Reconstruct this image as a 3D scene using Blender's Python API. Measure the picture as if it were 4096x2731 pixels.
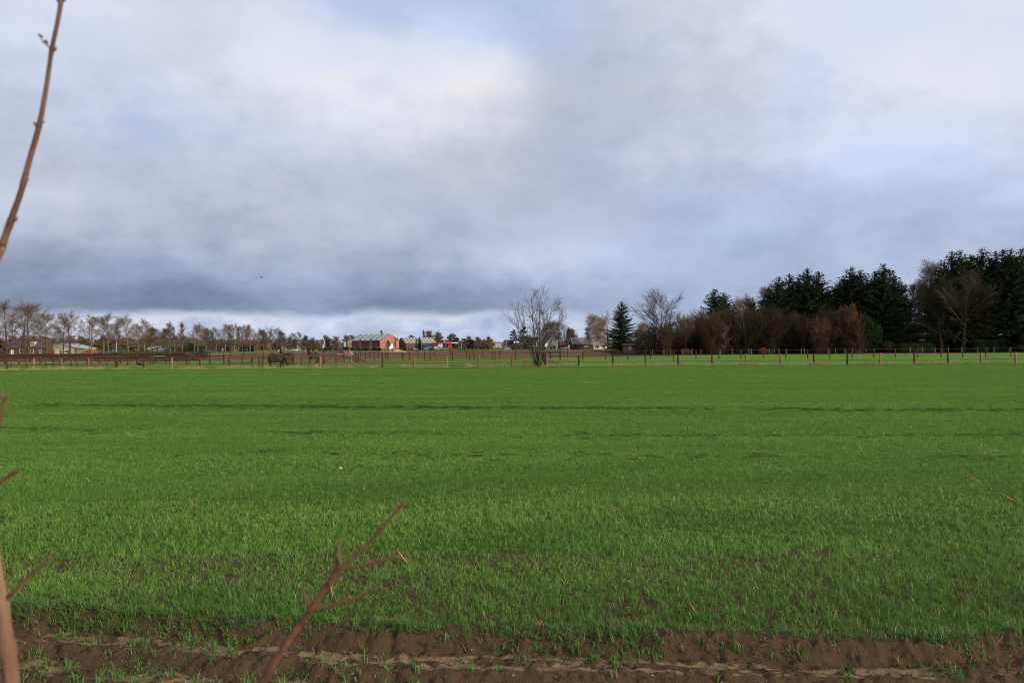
import bpy, bmesh, math, random
import numpy as np
from mathutils import Matrix, Vector

for o in list(bpy.data.objects):
    bpy.data.objects.remove(o, do_unlink=True)
SC = bpy.context.scene
COL = SC.collection
rad = math.radians
PI = math.pi

# ------------------------------------------------------------------ camera
FPX = 3200.0                 # focal length in pixels of a 4096 px wide frame
CAMZ = 2.5
cd = bpy.data.cameras.new('camera')
cam = bpy.data.objects.new('camera', cd)
COL.objects.link(cam)
cd.sensor_width = 36.0
cd.lens = 36.0 * FPX / 4096.0
cd.clip_start = 0.05
cd.clip_end = 20000
CAMM = (Matrix.Translation((0, 0, CAMZ)) @ Matrix.Rotation(PI / 2 + math.atan(22.5 / FPX), 4, 'X')
        @ Matrix.Rotation(rad(-0.40), 4, 'Z'))
cam.matrix_world = CAMM
cd.dof.use_dof = True
cd.dof.focus_distance = 45.0
cd.dof.aperture_fstop = 5.6
SC.camera = cam

# ------------------------------------------------------------------ world
SUN_AZ, SUN_EL = rad(122), rad(21)
world = bpy.data.worlds.new('World')
SC.world = world
world.use_nodes = True
wt = world.node_tree
wt.nodes.clear()


class E:
    """tiny expression wrapper round shader math nodes"""
    def __init__(s, nt, k): s.nt, s.k = nt, k
    def _op(s, op, b=None, c=None, clamp=False):
        n = s.nt.nodes.new('ShaderNodeMath'); n.operation = op; n.use_clamp = clamp
        for i, v in enumerate((s, b, c)):
            if v is None: continue
            if isinstance(v, E): s.nt.links.new(v.k, n.inputs[i])
            else: n.inputs[i].default_value = v
        return E(s.nt, n.outputs[0])
    def __add__(s, b): return s._op('ADD', b)
    def __sub__(s, b): return s._op('SUBTRACT', b)
    def __mul__(s, b): return s._op('MULTIPLY', b)
    def __truediv__(s, b): return s._op('DIVIDE', b)
    def smooth(s, a, b):
        n = s.nt.nodes.new('ShaderNodeMapRange'); n.interpolation_type = 'SMOOTHSTEP'
        s.nt.links.new(s.k, n.inputs[0]); n.inputs[1].default_value = a; n.inputs[2].default_value = b
        return E(s.nt, n.outputs[0])
    def clamp(s): return s._op('ADD', 0.0, clamp=True)


def w_noise(vec, scale, detail=5, rough=0.55, sx=1, sy=1, sz=1, off=0.0):
    mp = wt.nodes.new('ShaderNodeMapping'); mp.inputs['Scale'].default_value = (sx, sy, sz)
    mp.inputs['Location'].default_value = (off, off * 1.7, off * .6)
    wt.links.new(vec, mp.inputs[0])
    n = wt.nodes.new('ShaderNodeTexNoise'); n.inputs['Scale'].default_value = scale
    n.inputs['Detail'].default_value = detail; n.inputs['Roughness'].default_value = rough
    wt.links.new(mp.outputs[0], n.inputs['Vector'])
    return E(wt, n.outputs['Fac'])


tc = wt.nodes.new('ShaderNodeTexCoord')
sp = wt.nodes.new('ShaderNodeSeparateXYZ')
wt.links.new(tc.outputs['Generated'], sp.inputs[0])
dx, dy, dz = (E(wt, sp.outputs[i]) for i in range(3))
az = dx._op('ARCTAN2', dy)
el = dz._op('ARCSINE')
# flat cloud layer seen in perspective
cb = wt.nodes.new('ShaderNodeCombineXYZ')
hz = dz._op('ABSOLUTE') + 0.14
wt.links.new((dx / hz).k, cb.inputs[0]); wt.links.new((dy / hz).k, cb.inputs[1])
pl = cb.outputs[0]
G_ = tc.outputs['Generated']
nA = w_noise(pl, 0.8, 4, .5, off=3.1) - 0.5
nB = w_noise(pl, 2.0, 5, .55, off=7.7) - 0.5
nC = w_noise(G_, 4.0, 5, .5, 1, 1, 1.7, off=1.3) - 0.5
nD = w_noise(G_, 11.0, 6, .62, 1, 1, 1.7, off=5.3) - 0.5
nF = w_noise(G_, 6.0, 7, .62, 1, 1, 1.5, off=2.2).smooth(.43, .57) - 0.5
azw = az + nC * 0.20 + nD * 0.06
elw = el + nC * 0.06 + nD * 0.040


wv = wt.nodes.new('ShaderNodeCombineXYZ')
wt.links.new(azw.k, wv.inputs[0]); wt.links.new(elw.k, wv.inputs[1])


def gauss(acc, px, py, sx, sy, amp):        # soft cloud mass; px,py in a 2352 wide view of the sky
    a0 = math.atan((px - 1176) / 1837.0); e0 = (797 - py) / 1837.0
    ix, iy = 1837.0 / sx, 1837.0 / sy
    n = wt.nodes.new('ShaderNodeVectorMath'); n.operation = 'MULTIPLY_ADD'
    wt.links.new(wv.outputs[0], n.inputs[0]); n.inputs[1].default_value = (ix, iy, 0); n.inputs[2].default_value = (-a0 * ix, -e0 * iy, 0)
    d = wt.nodes.new('ShaderNodeVectorMath'); d.operation = 'DOT_PRODUCT'
    wt.links.new(n.outputs[0], d.inputs[0]); wt.links.new(n.outputs[0], d.inputs[1])
    p = wt.nodes.new('ShaderNodeMath'); p.operation = 'POWER'; p.inputs[0].default_value = math.exp(-1)
    wt.links.new(d.outputs['Value'], p.inputs[1])
    return E(wt, p.outputs[0])._op('MULTIPLY_ADD', amp, acc)


B = nA * 0.22 + nB * 0.30 + nC * 0.34 + nD * 0.25 + nF * 0.07 + 0.715
for g in [(150, 100, 460, 240, .17), (1050, 150, 110, 100, .22), (900, 230, 300, 130, .20), (700, 180, 200, 120, .08),
          (1290, 270, 130, 170, -.08), (2060, 110, 420, 170, .22), (2340, 250, 300, 200, .20),
          (1900, 395, 330, 45, .15), (2250, 480, 300, 90, .10),
          (330, 620, 760, 85, -.17), (1320, 590, 150, 60, .20),
          (420, 705, 700, 66, -.47), (1050, 690, 240, 60, -.22), (1480, 700, 260, 60, -.12)]:
    B = gauss(B, *g)
strip = (el + nD * 0.040 + nC * .02).smooth(0.050, 0.034) * az.smooth(.20, -.02)             # clearer band under the cloud bank
B = B * (strip * -1.0 + 1.0) + strip * (nD * 1.6 + nB * .3 + 0.70 + el * 5.5)
B = B.clamp()
K = nB * 0.9 + nC * 1.2 + .33
for g in [(980, 50, 260, 90, .80), (1200, 90, 130, 100, .50), (1560, 600, 380, 140, .62), (2050, 430, 420, 110, .50), (1890, 240, 90, 70, .4),
          (2250, 620, 420, 120, .45), (450, 330, 420, 120, .30), (1150, 765, 700, 40, .50), (400, 770, 500, 30, .35), (600, 690, 700, 70, .25)]:
    K = gauss(K, *g)
K = K.clamp()
rmp = wt.nodes.new('ShaderNodeValToRGB')
cr = rmp.color_ramp
for i, (p, c) in enumerate([(0.0, (.10, .155, .26)), (.25, (.215, .265, .37)), (.5, (.37, .415, .54)), (.75, (.60, .625, .705)), (1.0, (.89, .87, .86))]):
    el_ = cr.elements[i] if i < 2 else cr.elements.new(p)
    el_.position = p; el_.color = (*c, 1)
cr.elements[0].position, cr.elements[-1].position = 0.0, 1.0
wt.links.new(B.k, rmp.inputs[0])
sky = wt.nodes.new('ShaderNodeTexSky')
sky.sky_type = 'NISHITA'
sky.sun_disc = False
sky.sun_elevation = SUN_EL
sky.sun_rotation = SUN_AZ
skm = wt.nodes.new('ShaderNodeVectorMath'); skm.operation = 'SCALE'; skm.inputs['Scale'].default_value = 0.10
wt.links.new(sky.outputs[0], skm.inputs[0])
# thin cloud: blue of the clear sky shows through, dimmed where the deck is dark
thin = wt.nodes.new('ShaderNodeMix'); thin.data_type = 'RGBA'; thin.blend_type = 'MIX'
thin.inputs[6].default_value = (.36, .49, .82, 1)
thin.inputs[0].default_value = 0.22
wt.links.new(skm.outputs[0], thin.inputs[7])
dim = wt.nodes.new('ShaderNodeVectorMath'); dim.operation = 'SCALE'
wt.links.new(thin.outputs[2], dim.inputs[0]); wt.links.new((B * 0.9 + 0.42).k, dim.inputs['Scale'])
mx = wt.nodes.new('ShaderNodeMix'); mx.data_type = 'RGBA'
wt.links.new((K * 0.62).k, mx.inputs[0]); wt.links.new(rmp.outputs[0], mx.inputs[6]); wt.links.new(dim.outputs[0], mx.inputs[7])
bg = wt.nodes.new('ShaderNodeBackground'); bg.inputs[1].default_value = 1.0
wo = wt.nodes.new('ShaderNodeOutputWorld')
wt.links.new(mx.outputs[2], bg.inputs[0]); wt.links.new(bg.outputs[0], wo.inputs[0])
world.cycles.sampling_method = 'MANUAL'
world.cycles.sample_map_resolution = 512

sl = bpy.data.lights.new('sun', 'SUN')
sl.energy = 3.9
sl.angle = rad(5)
sl.color = (1.0, .88, .68)
sun = bpy.data.objects.new('sun', sl)
COL.objects.link(sun)
sun.location = (60, -40, 60)
SDIR = Vector((math.sin(SUN_AZ) * math.cos(SUN_EL), math.cos(SUN_AZ) * math.cos(SUN_EL), math.sin(SUN_EL)))
sun.rotation_euler = SDIR.to_track_quat('Z', 'Y').to_euler()

SC.view_settings.view_transform = 'Standard'
SC.view_settings.look = 'None'
SC.view_settings.exposure = 0.0
SC.view_settings.gamma = 1.0
SC.view_settings.use_curve_mapping = False
SC.cycles.filter_width = 1.05
SC.cycles.max_bounces = 4
SC.cycles.diffuse_bounces = 2
SC.cycles.transparent_max_bounces = 4
SC.cycles.caustics_reflective = False
SC.cycles.caustics_refractive = False

# ------------------------------------------------------------------ helpers
def tz(y):
    return np.interp(y, [-50, 95, 130, 170, 240, 450, 900], [0, 0, .3, .35, .5, 1.0, 1.0])


def X(px, D):
    return (px - 2048.0) / FPX * D


def at(px, D, dz=0.0):
    return Vector((X(px, D), D, float(tz(D)) + dz))


def basepy(px, D):
    return 1388 + 14 * (1 - px / 2048.0) + (CAMZ - float(tz(D))) * FPX / D


def height(px, toppy, D):
    return (basepy(px, D) - toppy) / FPX * D


def campt(px, py, d):
    return CAMM @ Vector(((px - 2048) / FPX * d, -(py - 1365.5) / FPX * d, -d))


def tag(o, label=None, cat=None, group=None, kind=None):
    if label: o['label'] = label
    if cat: o['category'] = cat
    if group: o['group'] = group
    if kind: o['kind'] = kind
    return o


def empty(name, loc, rz=0.0, label=None, cat=None, group=None, s=1.0):
    o = bpy.data.objects.new(name, None)
    o.empty_display_size = .2
    COL.objects.link(o)
    o.location = loc; o.rotation_euler = (0, 0, rz); o.scale = (s, s, s)
    return tag(o, label, cat, group)


def link(name, mesh, parent=None, loc=(0, 0, 0), rot=(0, 0, 0), scale=(1, 1, 1), mat=None):
    o = bpy.data.objects.new(name, mesh)
    COL.objects.link(o)
    o.location = loc; o.rotation_euler = rot; o.scale = scale
    if parent: o.parent = parent
    if mat is not None:
        if not mesh.materials: mesh.materials.append(mat)
        if mesh.materials[0] != mat:
            o.material_slots[0].link = 'OBJECT'; o.material_slots[0].material = mat
    return o


def np_mesh(name, verts, tris=None, quads=None, mat=None, attr=None, smooth=False):
    me = bpy.data.meshes.new(name)
    verts = np.asarray(verts, np.float32)
    tris = np.zeros((0, 3), np.int32) if tris is None else np.asarray(tris, np.int32)
    quads = np.zeros((0, 4), np.int32) if quads is None else np.asarray(quads, np.int32)
    nl = tris.size + quads.size; nf = len(tris) + len(quads)
    me.vertices.add(len(verts)); me.vertices.foreach_set('co', verts.ravel())
    me.loops.add(nl); me.loops.foreach_set('vertex_index', np.concatenate([tris.ravel(), quads.ravel()]))
    me.polygons.add(nf)
    st = np.concatenate([np.arange(len(tris)) * 3, tris.size + np.arange(len(quads)) * 4]).astype(np.int32)
    me.polygons.foreach_set('loop_start', st)
    if smooth: me.polygons.foreach_set('use_smooth', np.ones(nf, bool))
    if attr is not None:
        for k, v in attr.items():
            a = me.attributes.new(k, 'FLOAT', 'POINT'); a.data.foreach_set('value', np.asarray(v, np.float32))
    me.update(calc_edges=True)
    if mat: me.materials.append(mat)
    return me


class MB:
    def __init__(s): s.v, s.f = [], []
    def add(s, vs, fs):
        n = len(s.v); s.v += [tuple(v) for v in vs]; s.f += [tuple(i + n for i in f) for f in fs]
    def box(s, x0, x1, y0, y1, z0, z1):
        s.add([(x, y, z) for z in (z0, z1) for y in (y0, y1) for x in (x0, x1)],
              [(0, 2, 3, 1), (4, 5, 7, 6), (0, 1, 5, 4), (2, 6, 7, 3), (0, 4, 6, 2), (1, 3, 7, 5)])
    def tube(s, pts, rs, sides=8, cap=True):
        pts = [Vector(p) for p in pts]; n0 = len(s.v)
        ref = Vector((.31, .2, .93)).normalized()
        for i, p in enumerate(pts):
            t = (pts[min(i + 1, len(pts) - 1)] - pts[max(i - 1, 0)]).normalized()
            if abs(t.dot(ref)) > .97: ref = Vector((.9, .3, .1)).normalized()
            u = t.cross(ref).normalized(); w = t.cross(u)
            for k in range(sides):
                a = 2 * PI * k / sides
                s.v.append(tuple(p + (u * math.cos(a) + w * math.sin(a)) * rs[i]))
        for i in range(len(pts) - 1):
            for k in range(sides):
                a, b = n0 + i * sides + k, n0 + i * sides + (k + 1) % sides
                s.f.append((a, b, b + sides, a + sides))
        if cap:
            s.f.append(tuple(n0 + k for k in range(sides))[::-1])
            s.f.append(tuple(n0 + (len(pts) - 1) * sides + k for k in range(sides)))
    def prism(s, prof, y0, y1):           # prof: list of (x,z), extruded along y
        n = len(prof)
        s.add([(x, y0, z) for x, z in prof] + [(x, y1, z) for x, z in prof],
              [tuple(range(n)), tuple(range(2 * n - 1, n - 1, -1))] + [(i + n, (i + 1) % n + n, (i + 1) % n, i) for i in range(n)])
    def mesh(s, name, mat, smooth=False):
        me = bpy.data.meshes.new(name); me.from_pydata(s.v, [], s.f); me.update()
        bm = bmesh.new(); bm.from_mesh(me); bmesh.ops.recalc_face_normals(bm, faces=bm.faces); bm.to_mesh(me); bm.free()
        if smooth:
            me.polygons.foreach_set('use_smooth', np.ones(len(me.polygons), bool))
        if mat: me.materials.append(mat)
        return me
    def build(s, name, mat, parent=None, smooth=False, **k):
        return link(name, s.mesh(name, mat, smooth), parent, **k)


# ------------------------------------------------------------------ materials
def material(name, col, rough=.8, col2=None, scale=4.0, stretch=(1, 1, 1), bump=0.0, bscale=None, spec=.12, objvar=0.0,
             trans=0.0, attr=None, thr=(.35, .65), col3=None, scale3=1.0, thr3=(.5, .6), coords='Object', detail=5, metal=0.0, stretch3=(1, 1, 1)):
    m = bpy.data.materials.new(name); m.use_nodes = True
    nt = m.node_tree; b = nt.nodes['Principled BSDF']
    b.inputs['Roughness'].default_value = rough
    b.inputs['Specular IOR Level'].default_value = spec
    b.inputs['Metallic'].default_value = metal
    tcn = nt.nodes.new('ShaderNodeTexCoord')
    src = tcn.outputs[coords]
    if coords == 'World':
        src = None
    def noise(sc, stt, det=detail):
        mp = nt.nodes.new('ShaderNodeMapping'); mp.inputs['Scale'].default_value = stt
        nt.links.new(src, mp.inputs[0])
        n = nt.nodes.new('ShaderNodeTexNoise'); n.inputs['Scale'].default_value = sc; n.inputs['Detail'].default_value = det
        n.inputs['Roughness'].default_value = .6
        nt.links.new(mp.outputs[0], n.inputs['Vector'])
        return n.outputs['Fac']
    def mixn(fac, a, bb):
        x = nt.nodes.new('ShaderNodeMix'); x.data_type = 'RGBA'
        if isinstance(fac, float): x.inputs[0].default_value = fac
        else: nt.links.new(fac, x.inputs[0])
        for i, v in ((6, a), (7, bb)):
            if isinstance(v, tuple): x.inputs[i].default_value = (*v, 1)
            else: nt.links.new(v, x.inputs[i])
        return x.outputs[2]
    cur = tuple(col)
    if col2 is not None:
        if attr:
            an = nt.nodes.new('ShaderNodeAttribute'); an.attribute_name = attr
            f = an.outputs['Fac']
        else:
            f = noise(scale, stretch)
        cur = mixn(E(nt, f).smooth(*thr).k, tuple(col), tuple(col2))
    if col3 is not None:
        cur = mixn(E(nt, noise(scale3, stretch3)).smooth(*thr3).k, cur, tuple(col3))
    if objvar:
        oi = nt.nodes.new('ShaderNodeObjectInfo')
        hs = nt.nodes.new('ShaderNodeHueSaturation')
        r = E(nt, oi.outputs['Random'])
        nt.links.new(((r - .5) * (2 * objvar) + 1.0).k, hs.inputs['Value'])
        nt.links.new(((r * 7.31)._op('FRACT') * .03 + .485).k, hs.inputs['Hue'])
        if isinstance(cur, tuple): hs.inputs['Color'].default_value = (*cur, 1)
        else: nt.links.new(cur, hs.inputs['Color'])
        cur = hs.outputs[0]
    if isinstance(cur, tuple): b.inputs['Base Color'].default_value = (*cur, 1)
    else: nt.links.new(cur, b.inputs['Base Color'])
    if bump:
        bn = nt.nodes.new('ShaderNodeBump'); bn.inputs['Strength'].default_value = 1.0; bn.inputs['Distance'].default_value = bump
        nt.links.new(noise(bscale or scale * 3, stretch, 6), bn.inputs['Height'])
        nt.links.new(bn.outputs[0], b.inputs['Normal'])
    if trans:
        tr = nt.nodes.new('ShaderNodeBsdfTranslucent')
        if isinstance(cur, tuple): tr.inputs[0].default_value = (*cur, 1)
        else: nt.links.new(cur, tr.inputs[0])
        ms = nt.nodes.new('ShaderNodeMixShader'); ms.inputs[0].default_value = trans
        out = nt.nodes['Material Output']
        nt.links.new(b.outputs[0], ms.inputs[1]); nt.links.new(tr.outputs[0], ms.inputs[2]); nt.links.new(ms.outputs[0], out.inputs[0])
    return m


M = {}
M['crop'] = material('crop_blade', (.090, .200, .029), .42, (.225, .362, .068), attr='v', thr=(.1, 1.0), spec=.30, trans=.30)
M['weed'] = material('weed_blade', (.075, .16, .03), .45, (.16, .27, .06), attr='v', thr=(.1, 1.0), spec=.4, trans=.25)
M['dry'] = material('dry_grass', (.44, .34, .18), .8, (.16, .22, .05), attr='v', thr=(.45, .75), trans=.25, spec=0.0)
def field_material():
    m = bpy.data.materials.new('field_soil'); m.use_nodes = True
    nt = m.node_tree; b = nt.nodes['Principled BSDF']; b.inputs['Roughness'].default_value = .9; b.inputs['Specular IOR Level'].default_value = .0
    t = nt.nodes.new('ShaderNodeTexCoord')
    def noise(sc, st, det=5):
        mp = nt.nodes.new('ShaderNodeMapping'); mp.inputs['Scale'].default_value = st; nt.links.new(t.outputs['Object'], mp.inputs[0])
        n = nt.nodes.new('ShaderNodeTexNoise'); n.inputs['Scale'].default_value = sc; n.inputs['Detail'].default_value = det
        n.inputs['Roughness'].default_value = .65; nt.links.new(mp.outputs[0], n.inputs['Vector']); return E(nt, n.outputs['Fac'])
    def mix(f, a, c):
        x = nt.nodes.new('ShaderNodeMix'); x.data_type = 'RGBA'; nt.links.new(f.k, x.inputs[0])
        for i, v in ((6, a), (7, c)):
            if isinstance(v, tuple): x.inputs[i].default_value = (*v, 1)
            else: nt.links.new(v, x.inputs[i])
        return x.outputs[2]
    sx = nt.nodes.new('ShaderNodeSeparateXYZ'); nt.links.new(t.outputs['Object'], sx.inputs[0])
    yy = E(nt, sx.outputs[1])
    green = mix(noise(.5, (.07, 1, 1)).smooth(.3, .7), (.072, .155, .022), (.110, .205, .036))
    green = mix(noise(.16, (.15, 1, 1)).smooth(.55, .75), green, (.068, .135, .022))
    green = mix(noise(7, (.45, 1, 1)).smooth(.47, .66), green, (.040, .088, .016))
    green = mix(noise(16, (.6, 1, 1)).smooth(.60, .70), green, (.17, .26, .06))
    soil = mix(noise(6, (1, 1, 1)).smooth(.35, .7), (.044, .042, .016), (.055, .095, .018))
    f = (yy + (noise(.5, (.3, 1.2, 1)) - .5) * 16.0 + (noise(5, (1, 1, 1)) - .5) * 14.0).smooth(2.0, 24.0)
    nt.links.new(mix(f, soil, green), b.inputs['Base Color'])
    bn = nt.nodes.new('ShaderNodeBump'); bn.inputs['Distance'].default_value = .03; nt.links.new(noise(11, (1, 1, 1)).k, bn.inputs['Height'])
    nt.links.new(bn.outputs[0], b.inputs['Normal'])
    return m


M['field'] = field_material()
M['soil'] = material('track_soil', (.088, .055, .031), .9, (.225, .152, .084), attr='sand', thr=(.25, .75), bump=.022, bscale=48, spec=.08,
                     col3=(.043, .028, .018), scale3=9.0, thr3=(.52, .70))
M['pad_l'] = material('worn_paddock_grass', (.115, .18, .038), .9, (.165, .145, .06), scale=.22, stretch=(.5, 1, 1), thr=(.45, .66), bump=.04, bscale=6,
                      col3=(.10, .065, .04), scale3=.10, thr3=(.60, .68), stretch3=(.35, 1, 1), spec=0.0)
M['pad_r'] = material('lush_paddock_grass', (.105, .192, .036), .9, (.138, .232, .046), scale=.3, stretch=(.25, 1, 1), thr=(.35, .65), bump=.04, bscale=6,
                      col3=(.085, .165, .027), scale3=.5, thr3=(.6, .72), stretch3=(.4, 1, 1), spec=0.0)
M['plough'] = material('ploughed_earth', (.19, .115, .075), .95, (.12, .072, .048), scale=.5, stretch=(.12, 1, 1), thr=(.4, .65), bump=.10, bscale=3, spec=0.0)
M['mud'] = material('path_mud', (.16, .10, .065), .9, (.10, .062, .04), scale=1.2, thr=(.4, .65), bump=.05, bscale=6, spec=0.0)
M['sand'] = material('arena_sand', (.42, .36, .29), .95, (.34, .28, .21), scale=.4, spec=0.0)
M['track'] = material('track_earth', (.064, .052, .025), .9, (.055, .105, .022), scale=3, thr=(.45, .6), bump=.03, bscale=12, spec=0.0)
M['verge'] = material('rough_grass', (.125, .19, .04), .95, (.20, .185, .075), scale=.05, stretch=(.4, 1, 1), thr=(.4, .6), spec=0.0)
M['litter'] = material('leaf_litter', (.06, .042, .028), .95, (.035, .035, .016), scale=.6, spec=0.0)
M['asphalt'] = material('asphalt', (.06, .06, .062), .85, (.045, .045, .046), scale=2)
M['post_d'] = material('stained_post', (.058, .029, .020), .8, (.10, .056, .040), scale=3, stretch=(3, 3, .5), objvar=.25)
M['post_l'] = material('weathered_post', (.31, .215, .145), .85, (.14, .085, .058), scale=3, stretch=(3, 3, .4), objvar=.25)
M['rail'] = material('stained_rail', (.125, .058, .042), .75, (.072, .034, .026), scale=2, stretch=(.4, 3, 3), objvar=.3)
M['rail_d'] = material('dark_board', (.040, .019, .014), .8, (.070, .036, .027), scale=2, stretch=(.3, 3, 3), objvar=.2)
M['tape'] = material('fence_tape', (.05, .042, .035), .7)
M['steel'] = material('galvanised', (.30, .31, .32), .4, metal=.6)
M['twigshrub'] = material('shrub_bark', (.105, .040, .024), .6, (.175, .088, .055), scale=38, stretch=(1, 1, .3), bump=.0016, bscale=200, spec=.3, col3=(.30, .20, .14), scale3=210, thr3=(.66, .72))
M['stembark'] = material('stem_bark', (.29, .175, .11), .7, (.18, .098, .06), scale=26, stretch=(1, 1, .25), bump=.002, bscale=150, col3=(.10, .06, .04), scale3=90, thr3=(.60, .70), stretch3=(1, 1, .4))
M['bud'] = material('bud', (.13, .06, .045), .6, (.2, .12, .09), scale=90)
M['deadleaf'] = material('dead_leaf', (.34, .20, .10), .7, (.2, .11, .06), scale=40)
M['stalk'] = material('maize_stalk', (.38, .255, .13), .7, (.20, .105, .055), scale=9, stretch=(1, 1, .4))
M['stalk_d'] = material('maize_stub', (.055, .034, .022), .8, (.15, .09, .05), scale=9)
M['stone'] = material('pebble', (.4, .36, .3), .8, (.2, .17, .14), scale=6, objvar=.3)
M['white'] = material('white_paint', (.75, .74, .72), .6)
M['litterw'] = material('grubby_paper', (.50, .50, .48), .8, (.36, .35, .32), scale=20)
M['bark_lit'] = material('smooth_bark', (.20, .165, .115), .85, (.12, .12, .06), scale=1.5, stretch=(1, 1, .3), objvar=.18)
M['bark_d'] = material('dark_bark', (.075, .055, .038), .9, (.11, .095, .05), scale=1.5, stretch=(1, 1, .3), objvar=.2)
M['bark_g'] = material('mossy_bark', (.080, .078, .032), .9, (.10, .07, .045), scale=1.2, stretch=(1, 1, .3), objvar=.15)
M['tw_brown'] = material('brown_twigs', (.205, .143, .110), .85, objvar=.2, spec=0.0)
M['tw_red'] = material('russet_twigs', (.085, .054, .038), .85, objvar=.2, spec=0.0)
M['tw_grey'] = material('grey_twigs', (.20, .155, .12), .85, objvar=.2, spec=0.0)
M['tw_olive'] = material('olive_twigs', (.058, .047, .022), .85, objvar=.3, spec=0.0)
M['tw_dark'] = material('dark_twigs', (.040, .030, .022), .85, objvar=.3, spec=0.0)
M['tw_hero'] = material('upswept_twigs', (.095, .072, .052), .85)
M['tw_pale'] = material('pale_twigs', (.34, .235, .175), .85, objvar=.12, spec=0.0)
M['tw_yel'] = material('yellow_twigs', (.28, .19, .065), .85, objvar=.12, spec=0.0)
M['birch'] = material('birch_bark', (.55, .52, .47), .8, (.12, .1, .09), scale=2.5, stretch=(1, 1, 3), thr=(.55, .65))
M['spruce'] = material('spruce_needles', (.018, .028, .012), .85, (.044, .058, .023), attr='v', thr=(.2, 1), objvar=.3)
M['leaf_holly'] = material('evergreen_leaf', (.010, .024, .009), .9, (.022, .042, .016), attr='v', thr=(.2, 1), spec=0.0)
M['leaf_hedge'] = material('hedge_leaf', (.040, .055, .022), .7, (.085, .070, .034), attr='v', thr=(.2, 1), objvar=.2)
M['leaf_beech'] = material('beech_leaf', (.27, .105, .045), .75, (.18, .09, .045), attr='v', thr=(.2, 1), objvar=.12)
M['leaf_orange'] = material('oak_leaf', (.19, .060, .029), .75, (.11, .040, .023), attr='v', thr=(.2, 1))
M['roof_dark'] = material('dark_tiles', (.045, .045, .05), .75, (.07, .068, .07), scale=1.2, objvar=.1)
M['roof_red'] = material('red_tiles', (.28, .10, .06), .8, (.2, .075, .05), scale=1.0)
M['roof_brown'] = material('brown_tiles', (.085, .05, .04), .8, (.06, .04, .034), scale=1.0)
M['roof_grey'] = material('fibre_cement', (.20, .19, .165), .85, (.14, .135, .12), scale=.9)
M['roof_green'] = material('green_steel', (.25, .28, .26), .55, (.21, .24, .22), scale=.4)
M['roof_pale'] = material('pale_sheet', (.40, .42, .45), .6, (.34, .36, .39), scale=.5)
M['brick'] = material('brick', (.125, .066, .048), .9, (.09, .048, .036), scale=2.5)
M['brick_b'] = material('brown_brick', (.16, .085, .065), .9, (.11, .06, .048), scale=2.5)
M['barnred'] = material('red_cladding', (.215, .060, .052), .7, (.18, .05, .044), scale=.5, stretch=(1, 1, .1))
M['barnpink'] = material('red_cladding_sunlit', (.40, .18, .145), .75, (.36, .155, .12), scale=.5, stretch=(1, 1, .1))  # lighter copy of the red cladding, sunlight on the barn gable put into the colour
M['cream'] = material('cream_render', (.62, .52, .36), .9, (.55, .46, .31), scale=.6)
M['render'] = material('white_render', (.70, .69, .66), .9, (.62, .61, .58), scale=.5)
M['greenwood'] = material('green_boards', (.025, .06, .04), .8)
M['darkwood'] = material('dark_boards', (.085, .05, .038), .85, (.06, .036, .028), scale=3, stretch=(4, 4, .3))
M['greywall'] = material('grey_boards', (.27, .25, .25), .9, (.2, .19, .18), scale=1)
M['glass'] = material('window_glass', (.03, .035, .04), .12, spec=.6)
M['skylight'] = material('skylight_sheet', (.58, .60, .63), .5)
M['orange'] = material('orange_tarp', (.52, .15, .07), .7, (.44, .12, .055), scale=1)
M['blue'] = material('blue_plastic', (.07, .16, .32), .5)
M['blued'] = material('blue_paint', (.03, .08, .3), .4)
M['red'] = material('red_paint', (.36, .04, .04), .35)
M['redor'] = material('orange_red_paint', (.45, .09, .045), .35)
M['whitep'] = material('white_car_paint', (.52, .53, .55), .25, spec=.5)
M['black'] = material('black_paint', (.015, .015, .018), .3, spec=.5)
M['tyre'] = material('tyre', (.02, .02, .02), .9)
M['yellow'] = material('yellow_banner', (.75, .58, .04), .7)
M['greytext'] = material('grey_print', (.12, .12, .1), .8)
M['pole'] = material('galvanised_pole', (.5, .5, .48), .6)
M['polered'] = material('brown_pole', (.16, .07, .055), .7)
M['hay'] = material('hay', (.50, .36, .14), .95, (.4, .27, .1), scale=3)
M['horse'] = material('bay_coat', (.018, .010, .007), .55, (.03, .015, .010), scale=2.5)
M['chest'] = material('chestnut_coat', (.15, .055, .025), .55, (.11, .04, .02), scale=2.5)
M['blaze'] = material('white_hair', (.78, .76, .74), .7)
M['rug'] = material('muddy_rug', (.036, .028, .020), .9, (.062, .047, .031), scale=2.2, bump=.02, bscale=5, col3=(.04, .032, .024), scale3=1.3, thr3=(.5, .66))
M['rug_t'] = material('tan_rug', (.27, .185, .14), .9, (.20, .135, .10), scale=2, bump=.02, bscale=4)
M['rug_n'] = material('slate_rug_collar', (.075, .085, .10), .9)
M['cloth'] = material('dark_cloth', (.02, .02, .025), .9)
M['skin'] = material('skin', (.5, .3, .22), .6)
M['bird'] = material('feather', (.05, .05, .055), .8)
M['birdw'] = material('pale_feather', (.6, .6, .6), .8)

# ------------------------------------------------------------------ noise
_rs = np.random.RandomState(5)
_LAT = _rs.rand(256, 256)


def vnoise(x, y):
    x = np.asarray(x, float); y = np.asarray(y, float)
    xi = np.floor(x).astype(int); yi = np.floor(y).astype(int)
    fx = x - xi; fy = y - yi
    fx = fx * fx * (3 - 2 * fx); fy = fy * fy * (3 - 2 * fy)
    g = lambda a, b: _LAT[a & 255, b & 255]
    return (g(xi, yi) * (1 - fx) + g(xi + 1, yi) * fx) * (1 - fy) + (g(xi, yi + 1) * (1 - fx) + g(xi + 1, yi + 1) * fx) * fy


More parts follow.
